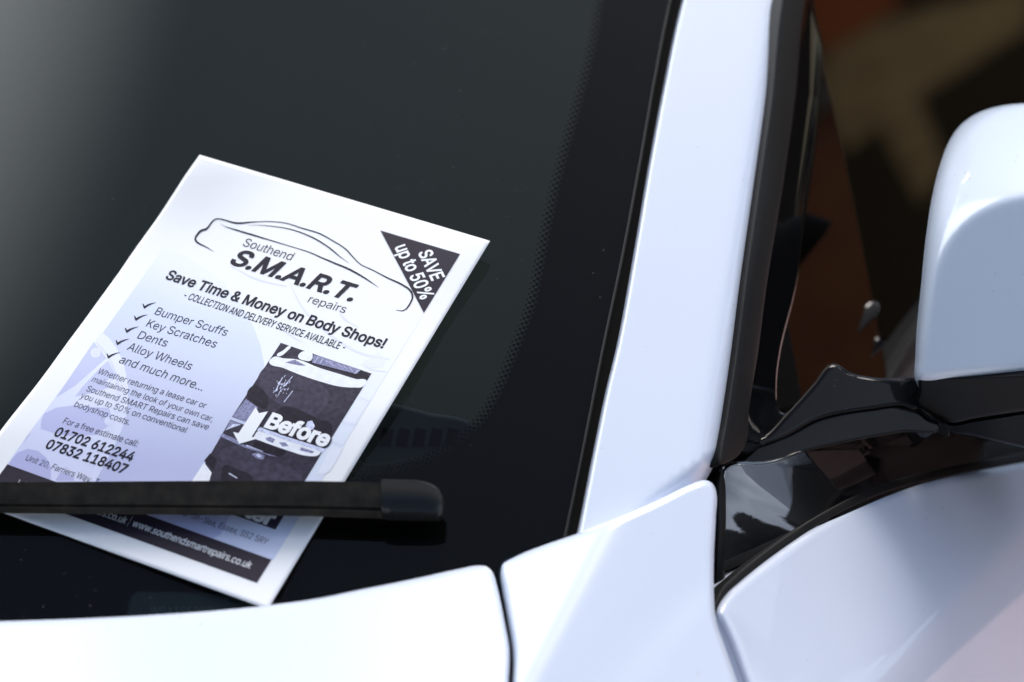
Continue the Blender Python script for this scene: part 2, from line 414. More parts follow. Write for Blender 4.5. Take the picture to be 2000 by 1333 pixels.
# wing (front fender) corner below the pillar: a top face and an outer face meeting in a soft crease
zc = Z(wB, 990, 1130)
PT = plane3((990, 1130, zc), (1130, 1043, .9105), (1010, 1333, Z(wB, 985, 1333)-.001))
PO = plane3((1388, 955, .939), (1030, 1345, Z(PT, 1030, 1345)), (1400, 1190, .9035))
def wWing(x, y):
    x = np.asarray(x, float); y = np.asarray(y, float)
    w = smin(PT(x, y), PO(x, y), .0022)
    # a shallow hollow under the crease, then swelling out towards the door
    u = ((x-1388)*(390)+(y-955)*(358))/529.0          # distance from the crease line, photo px
    w = w-.0015*np.exp(-((u-95)/55)**2)*np.clip((y-960)/200, 0, 1)
    return w
wing_o = [(980, 1100), (1000, 1089), (1060, 1066), (1130, 1042), (1200, 1015), (1280, 980), (1352, 945), (1376, 938), (1391, 944), (1399, 962), (1398, 1010), (1394, 1090), (1394, 1160), (1399, 1215), (1415, 1262), (1440, 1333), (1480, 1450), (1540, 1640, 1), (1010, 1640, 1), (1003, 1500), (1006, 1400), (1005, 1333), (1006, 1270), (996, 1210), (984, 1150), (977, 1118)]
wing = panel('front_wing', wing_o, wWing, m_paint, car, rim=13, drop=.0045, skirt=.02, step=14)

# windscreen pillar
def wPill(x, y):
    w = wPil(x, y)
    x = np.asarray(x, float); y = np.asarray(y, float)
    # the foot of the pillar dips behind the wing
    u = (y-(1015-(x-1200)*.405))                       # px below the wing's upper edge
    s_ = np.clip((x-1215)/170, 0, 1)
    return w-.017*np.clip((u+4+56*s_)/60, 0, 2)**1.6*(s_ > 0)*s_**.5
pil_o = [(1447, -330, 1), (1600, -330, 1), (1523, 0), (1502, 189), (1481, 336), (1449, 560), (1432, 692), (1413, 824), (1402, 886), (1393, 912), (1378, 940), (1350, 990), (1250, 1030), (1180, 1075), (1112, 1120, 1), (1130, 1044), (1161, 887), (1187, 760), (1209, 668), (1240, 500), (1271, 319), (1301, 161), (1336, 0)]
pillar = panel('windscreen_pillar', pil_o, wPill, m_paint, car, rim=9, drop=.003, skirt=.012, step=14)

# the door: everything between pillar and mirror hangs on it
PD = plane3((1398, 1196, .914), (2000, 904, 1.12), (1700, 1333, .95))
def plane_line(A, B, n0):
    a, b_ = [at(np.float64(x), np.float64(y), np.float64(1/z)) for x, y, z in (A, B)]
    l = (b_-a)/np.linalg.norm(b_-a); n0 = np.array(n0, float); n = n0-(n0@l)*l
    return Plane(n, a)
PD2 = plane_line((2030, 1020, Z(PD, 2030, 1020)), (1720, 1345, Z(PD, 1720, 1345)), (.93, -.16, .30))
def wDoor(x, y):
    x = np.asarray(x, float); y = np.asarray(y, float)
    w = smin(PD(x, y), PD2(x, y), .006)
    return w
door_e = [(1397, 1198), (1416, 1161), (1445, 1134), (1480, 1105), (1540, 1061), (1600, 1022), (1680, 980), (1760, 950), (1880, 922), (2000, 900), (2200, 868)]
door_o = door_e+[(3100, 742, 1), (3100, 1640, 1), (1570, 1640, 1), (1495, 1450), (1452, 1333), (1426, 1262), (1408, 1222)]
door = panel('front_door', door_o, wDoor, m_paint, car, rim=20, drop=.009, skirt=.03, step=16)

# near-black sheets standing in for the shade inside the panel gaps
inner = panel('door_gap_shade', [(1395, 880), (1480, 560), (1560, -330, 1), (1660, -330, 1), (1660, 500), (1560, 900), (1480, 1060), (1450, 1200), (1500, 1400), (1560, 1640, 1), (1400, 1640, 1), (1392, 1300), (1380, 1180), (1384, 1000)], lambda x, y: 1/(1/np.minimum(wS(-.02)(x, y), np.minimum(wDoor(x, y), PSd(x, y)))+.0105), m_dark, door, skirt=0, step=40)
gapb = panel('bonnet_gap_shade', [(900, 1060), (1120, 1040), (1110, 1640, 1), (900, 1640, 1)], lambda x, y: 1/(1/np.minimum(wB(x, y), wWing(x, y))+.0065), m_dark, bonnet, skirt=0, step=40)
inner2 = panel('wing_gap_shade', [(1300, 960), (1392, 890), (1412, 960), (1404, 1180), (1440, 1300), (1380, 1300), (1370, 1180)], lambda x, y: 1/(1/np.minimum(wWing(x, y), wPill(x, y))+.0065), m_dark, wing, skirt=0, step=30)

# matte rubber strip beside the pillar
mat_strip = [(1603, -330, 1), (1668, -330, 1), (1573, 0), (1553, 189), (1533, 336), (1497, 560), (1480, 692), (1463, 800), (1457, 866), (1446, 886), (1420, 905), (1405, 906), (1405, 890), (1416, 824), (1436, 692), (1453, 560), (1485, 336), (1506, 189), (1526, 0)]
def wStrip(x, y):
    x = np.asarray(x, float); y = np.asarray(y, float)
    c = np.interp(y, [-330, 0, 189, 336, 560, 692, 824, 910], [1632, 1549, 1528, 1508, 1474, 1457, 1437, 1420])
    u = (x-c)/26
    return 1/(1/wS(.002)(x, y)+.0035*u*u)
panel('pillar_weather_strip', mat_strip, wStrip, mat('matte_strip', (.009, .0083, .0078), .5, spec=.2), door, rim=5, drop=.003, skirt=.008, step=9)
# gloss black frame of the corner window, rounded so that its outer edge catches the sky
frame_o = [(1644, -330, 1), (1684, -330, 1), (1590, 0), (1596, 40), (1609, 100), (1605, 170), (1592, 300), (1572, 430), (1555, 560), (1524, 690), (1517, 760), (1522, 800), (1532, 808), (1560, 790), (1556, 835), (1500, 866), (1440, 884), (1448, 800), (1466, 690), (1484, 560), (1519, 336), (1539, 189), (1559, 0)]
def wFrame(x, y):
    x = np.asarray(x, float); y = np.asarray(y, float)
    c = np.interp(y, [-330, 0, 189, 336, 560, 692, 824, 910], [1672, 1578, 1567, 1545, 1510, 1491, 1470, 1455])
    u = np.clip((x-c)/36, -1, 2.2)
    return 1/(1/wS(-.0025)(x, y)+.0042*np.maximum(u, 0)**2*-1)
panel('corner_window_frame', frame_o, wFrame, m_gloss, door, rim=7, drop=.0035, skirt=.008, step=8)
# corner window and the long door window behind it
PQ = Plane((.931, -.20, .363), wS(-.009).pt(np.float64(1596), np.float64(140)))
quarter = panel('corner_window', [(1560, 40), (1604, 106, 1), (1640, 262), (1701, 560), (1738, 760, 1), (1600, 830, 1), (1510, 830, 1), (1505, 700), (1550, 400)], PQ, m_quarter, door, rim=4, drop=.0015, skirt=.004, step=16)
PWn = wS(-.012)
win = panel('door_window', [(1560, -330, 1), (2420, -330, 1), (2420, -180), (1890, 535), (1790, 668), (1733, 745), (1725, 790, 1), (1697, 560), (1636, 262), (1600, 112, 1), (1588, 20)], lambda x, y: PWn(x, y), m_tint, door, skirt=.004, step=30)
belt = panel('belt_moulding', [(1728, 752, 1), (1786, 655), (1890, 520), (2420, -200, 1), (2440, -180, 1), (1905, 545), (1800, 685), (1750, 752, 1)], wS(-.004), m_rubber, door, rim=6, drop=.004, skirt=.01, step=12)
skin = panel('door_upper_skin', [(1745, 755, 1), (1800, 683), (1905, 543), (2440, -180, 1), (2440, 860, 1), (2000, 870), (1800, 800, 1)], lambda x, y: wS(-.006)(x, y), mat('door_skin_grey', (.05, .055, .06), .4, .6), door, skirt=.01, step=30)
# two added glossy facets tilted at the sky, standing in for bright glints
for q in ([(1652, 652), (1672, 622), (1694, 596), (1708, 589), (1717, 597), (1714, 612), (1696, 632), (1664, 656)], [(1688, 694), (1704, 671), (1720, 657), (1728, 660), (1728, 671), (1716, 684), (1694, 698)]):
    c = np.mean(q, 0)
    PR = Plane((.70, -.64, 1.12), PQ.pt(np.float64(c[0]), np.float64(c[1]))+PQ.n*.0015)
    panel('sky_glint_facet', q, PR, m_gloss2, quarter, rim=2, drop=.0003, skirt=.001, step=6)

# black gloss panel between mirror foot and door skin
PK = plane3((1400, 1190, .9165), (2000, 904, 1.125), (1425, 925, Z(PSd, 1425, 925)))
PK2 = Plane((.767, -.38, .517), PK.pt(np.float64(1570), np.float64(990)))
def wPK(x, y):
    x = np.asarray(x, float); y = np.asarray(y, float)
    u = (x-1480)/80; v = (y-1010)/90
    w = smin(PK(x, y), PK2(x, y), .004)
    return 1/(1/w+.0008*u*np.abs(u)*(u < 0)*-1+.0016*v*v)
blk_o = [(1410, 914, 1), (1424, 905), (1500, 900), (1580, 872), (1680, 850), (1836, 822), (2000, 850), (2300, 880, 1), (2300, 900, 1), (2000, 932), (1880, 952), (1760, 984), (1640, 1036), (1540, 1098), (1480, 1142), (1420, 1196), (1403, 1205, 1), (1400, 1100), (1400, 1000)]
blk = panel('gloss_door_panel', blk_o, wPK, m_gloss2, door, rim=8, drop=.004, skirt=.012, step=10)
# a black strip added along the door skin's upper edge to cover its reflection
de = spline(door_e, 10, False)
strip_o = np.concatenate([de+[-1, 5], (de+[-7, -15])[::-1]])
panel('reflection_cover', strip_o, lambda x, y: np.maximum(1/(1/wDoor(x, y)+.0035), 1/(1/wPK(x, y)-.0012)), m_rubber, door, rim=6, drop=.004, skirt=.008, step=9, raw=True)

panel('panel_edge_trim', [(1401, 932), (1408, 914), (1414, 930), (1418, 1000), (1415, 1100), (1415, 1162), (1408, 1174), (1399, 1178), (1396, 1120), (1399, 1030)], lambda x, y: 1/(1/wPK(x, y)-.004), m_rubber, door, rim=7, drop=.004, skirt=.01, step=5)

# door mirror: black housing > white cap, arm, foot, gaiter
PM = Plane((.13, -.90, .41), at(np.float64(1790), np.float64(745), np.float64(1/1.015)))
crease = spline([(1786, 700), (1803, 640), (1818, 560), (1837, 500), (1866, 450), (1905, 415), (1955, 392), (2010, 380), (2150, 366), (2400, 350)], 5, False)
def above(x, y):
    Q = np.stack([np.ravel(x), np.ravel(y)], 1).astype(float)
    d = polydist(Q, crease, False)
    yc = np.interp(Q[:, 0], crease[:, 0], crease[:, 1]); xs = np.where(Q[:, 0] < crease[0, 0], True, Q[:, 1] < yc)
    return (d*np.where(xs, 1, -1)).reshape(np.shape(x))
def wCap(x, y):
    x = np.asarray(x, float); y = np.asarray(y, float)
    a = above(x, y); k = 5.0
    sp_ = k*np.logaddexp(0, a/k)
    z = 1/PM(x, y)+.00030*sp_+.0000011*sp_**2
    return 1/z
cap_o = [(1789, 744), (1788, 700), (1791, 640), (1799, 560), (1808, 470), (1822, 380), (1840, 312), (1858, 270), (1880, 242), (1910, 222), (1950, 209), (2000, 203), (2200, 200), (2420, 230, 1), (2420, 712, 1), (2200, 724), (2000, 737), (1880, 744), (1800, 749)]
PH = Plane((.12, -.93, -.33), PM.pt(np.float64(1880), np.float64(742)))
m_mblk = mat('mirror_black', (.006, .0056, .0054), .42, spec=.2)
mirror = panel('door_mirror', [(1792, 738, 1), (1900, 736), (2420, 700, 1), (2420, 745, 1), (2000, 803), (1900, 818), (1858, 826), (1836, 818), (1802, 800), (1788, 786), (1794, 765)], lambda x, y: 1/(1/PH(x, y)+.002), m_mblk, car, rim=7, drop=.003, skirt=.10, step=12)
cap = panel('mirror_cap', cap_o, wCap, m_cap, mirror, rim=26, drop=.012, skirt=.015, step=10)
shell = panel('mirror_back_shell', [(x+(6 if x < 1900 else 0), y+(5 if y < 300 else 0), *r) for x, y, *r in cap_o], lambda x, y: 1/(1/wCap(x, y)+.016), m_mblk, mirror, rim=20, drop=.008, skirt=.09, step=24)
PH2 = Plane((.2, -.55, -.85), PH.pt(np.float64(1950), np.float64(850)))
under = panel('mirror_underside', [(1838, 824), (1858, 829), (1900, 822), (2000, 806), (2420, 748, 1), (2420, 968, 1), (2000, 875), (1900, 852), (1848, 842)], lambda x, y: 1/(1/PH(x, y)+.012), m_gloss, mirror, rim=5, drop=.004, skirt=.03, step=14)
PAm = plane_line((1500, 835, Z(PSd, 1500, 835)-.001), (1780, 770, 1.030), (.50, -.38, .78))
arm = panel('mirror_arm', [(1462, 872), (1500, 846), (1532, 812), (1562, 780), (1590, 748), (1612, 719), (1624, 711), (1637, 713), (1660, 728), (1700, 737), (1740, 740), (1790, 743), (1796, 770), (1790, 800), (1762, 793), (1700, 800), (1640, 809), (1592, 822), (1545, 848), (1505, 866)], PAm, m_gloss, mirror, rim=9, drop=.0022, skirt=.025, step=8)
PF = plane_line((1500, 866, Z(PAm, 1500, 866)), (1765, 794, Z(PAm, 1765, 794)), (.66, -.34, .64))
foot = panel('mirror_foot', [(1420, 906), (1448, 884), (1505, 864), (1548, 846), (1594, 822), (1642, 809), (1702, 800), (1762, 793), (1790, 800), (1812, 818), (1838, 833), (1760, 845), (1680, 859), (1580, 881), (1500, 906), (1455, 916), (1430, 918)], lambda x, y: 1/(1/smin(PF(x, y), PAm(x, y), .002)+.0006), m_gloss, mirror, rim=5, drop=.0015, skirt=.02, step=9)
gait = panel('folding_gap', [(1770, 770), (1792, 744), (1800, 760), (1794, 790), (1812, 810), (1850, 838), (1852, 852), (1836, 848), (1790, 812), (1766, 795)], lambda x, y: 1/(1/PM(x, y)+.018), m_rubber, mirror, skirt=.01, step=10)

# ------------------------------------------------------------------ wiper
a0 = at(np.float64(-330), np.float64(1000), wWoff(.007)(np.float64(-330), np.float64(1000)))
def wip_axis(px, py): return at(np.float64(px), np.float64(py), wWoff(.007)(np.float64(px), np.float64(py)))
axis_px = [(-1300, 960), (-800, 980), (-330, 994), (-150, 998), (0, 1002.5), (200, 1004.5), (400, 1006.5), (600, 1009), (752, 1013.5), (770, 1014), (800, 1014.6), (830, 1015), (850, 1015), (862, 1014.6), (866, 1014)]
ap = spline(axis_px, 12, False)
axis = np.array([wip_axis(*p)-NW*.007 for p in ap])
def loft(name, sections, m, parent, capends=True):
    V = [p for s in sections for p in s]; n = len(sections[0]); Fc = []
    for i in range(len(sections)-1):
        for j in range(n):
            k = (j+1) % n
            Fc.append([i*n+j, i*n+k, (i+1)*n+k, (i+1)*n+j])
    if capends:
        Fc.append(list(range(n))[::-1]); Fc.append([(len(sections)-1)*n+j for j in range(n)])
    o = newmesh(name, V, Fc, m, parent, False)
    bm = bmesh.new(); bm.from_mesh(o.data); bmesh.ops.recalc_face_normals(bm, faces=bm.faces); bm.to_mesh(o.data); bm.free()
    o.data.polygons.foreach_set('use_smooth', [True]*len(o.data.polygons))
    o.data.set_sharp_from_angle(angle=radians(38))
    return o
def sec(i, prof, sc=1.0):
    j = min(i, len(axis)-2); t = axis[j+1]-axis[j]; t /= np.linalg.norm(t)
    u = np.cross(NW, t); u /= np.linalg.norm(u)           # up the glass
    return [axis[i]+u*a*.001+NW*b*.001 for a, b in prof]
ends = int(np.argmin(np.abs(ap[:, 0]-757)))
rail = [(0, 7), (.7, 10.4), (1.2, 10.7), (2.3, 9.9), (2.5, 11.6), (4.2, 12.9), (6.0, 14.8), (7.7, 17.0), (8.8, 18.8), (9.3, 19.1), (9.8, 18.4), (10.8, 15), (11.4, 11.5), (11.8, 9), (11.6, 7.3), (6.6, 7.0)]
def railp(x):
    k = np.interp(x, [-330, 0, 400, 757], [.80, .86, .94, .99])
    return [(a*k, 7+(b-7)*k) for a, b in rail]
wiper = loft('wiper', [sec(i, railp(ap[i, 0])) for i in range(ends+1)], m_wiper, car)
tag(wiper, 'black wiper blade pressing the flyer on the glass')
squee = loft('wiper_rubber', [sec(i, [(4.6, 7.2), (4.9, 4.4), (5.5, 3.8), (5.6, 1.4), (6.2, 1.4), (6.3, 3.8), (6.9, 4.4), (7.2, 7.2)]) for i in range(0, ends+9)], m_rubber, wiper)
capp = [(-.5, 6.6), (-.3, 9.6), (.2, 12.2), (1.4, 13.2), (3.0, 13.9), (4.8, 15.0), (6.6, 16.8), (8.0, 18.9), (8.9, 20.2), (9.7, 20.3), (10.6, 19.2), (11.6, 15.6), (12.3, 11.5), (12.5, 8.8), (12.2, 6.5), (6.0, 6.4)]
cs = []
ci = np.linspace(ap[ends, 0]-5, 864.5, 26)
for x in ci:
    y = np.interp(x, ap[:, 0], ap[:, 1]); j = int(np.argmin(np.abs(ap[:, 0]-x)))
    base = wip_axis(x, y)-NW*.007
    t = axis[ends+2]-axis[ends-6]; t /= np.linalg.norm(t); u = np.cross(NW, t); u /= np.linalg.norm(u)
    q = np.clip((x-780)/(864.5-780), 0, 1)
    drp = 1-np.sqrt(max(0, 1-(q**1.7)**2*.90))             # the ridge bends down and forward towards the tip
    e = np.clip((x-856)/8.5, 0, 1)**2
    st = np.clip((x-ap[ends, 0]+5)/14, 0, 1)
    row = []
    for a, b in capp:
        aa = a*(1-.55*drp); bb = 6.6+(b-6.6)*(1-.52*drp)
        if a < 0.3: bb = bb; aa = aa+(1-st)*.6
        cx, cy = 5.0, 10.0
        aa = cx+(aa-cx)*(1-.10*e); bb = cy+(bb-cy)*(1-.12*e)
        row.append(base+u*aa*.001+NW*bb*.001)
    cs.append(row)
wc = loft('wiper_end_cap', cs, m_plastic, wiper)
for nm, P_ in (('PT', PT), ('PO', PO), ('PD', PD), ('PK', PK), ('PAm', PAm), ('PF', PF), ('PA', PA), ('PM', PM), ('PH', PH)):
    print('NORMAL', nm, np.round(P_.n, 3))
for p in ((900, 1111), (500, 1180), (0, 1213), (1130, 1043), (1380, 945)):
    print('DEPTH', p, 'glass', round(Z(wW, *p), 4), 'bonnet', round(Z(wB, *p), 4), 'wing', round(Z(wWing, *p), 4), 'pillar', round(Z(wPill, *p), 4))
def refl(f, x, y, e=2.0):
    g_ = lambda x, y: at(np.float64(x), np.float64(y), np.float64(f(np.float64(x), np.float64(y))))
    n = np.cross(g_(x, y+e)-g_(x, y-e), g_(x+e, y)-g_(x-e, y)); n /= np.linalg.norm(n)
    d = rays(np.float64(x), np.float64(y)); d = d/np.linalg.norm(d); r = d-2*(d@n)*n
    return g_(x, y), r
for nm, f_, q in (('black', wPK, (1430, 950)), ('black', wPK, (1480, 990)), ('black', wPK, (1560, 1015)), ('black', wPK, (1580, 920)), ('black', wPK, (1560, 970)), ('black', wPK, (1430, 1120)), ('black', wPK, (1700, 900)), ('black', wPK, (1900, 890)),
                  ('win', PWn, (1650, 80)), ('win', PWn, (1990, 20)), ('win', PWn, (1750, 600)), ('win', PWn, (1820, 390)), ('q', PQ, (1620, 300)), ('q', PQ, (1620, 700)), ('door', wDoor, (1700, 1200)), ('door', wDoor, (1900, 1100)), ('wing', wWing, (1200, 1300)), ('wing', wWing, (1300, 1150)), ('arm', PAm, (1700, 770)), ('cap', wCap, (1900, 600)), ('cap', wCap, (1920, 300)), ('glass', wW, (100, 100)), ('glass', wW, (1000, 900)), ('pil', wPill, (1350, 500))):
    p, r = refl(f_, *q)
    print('REFL', nm, q, 'az %.0f el %.1f' % (math.degrees(math.atan2(r[0], r[1])), math.degrees(math.asin(r[2]))))
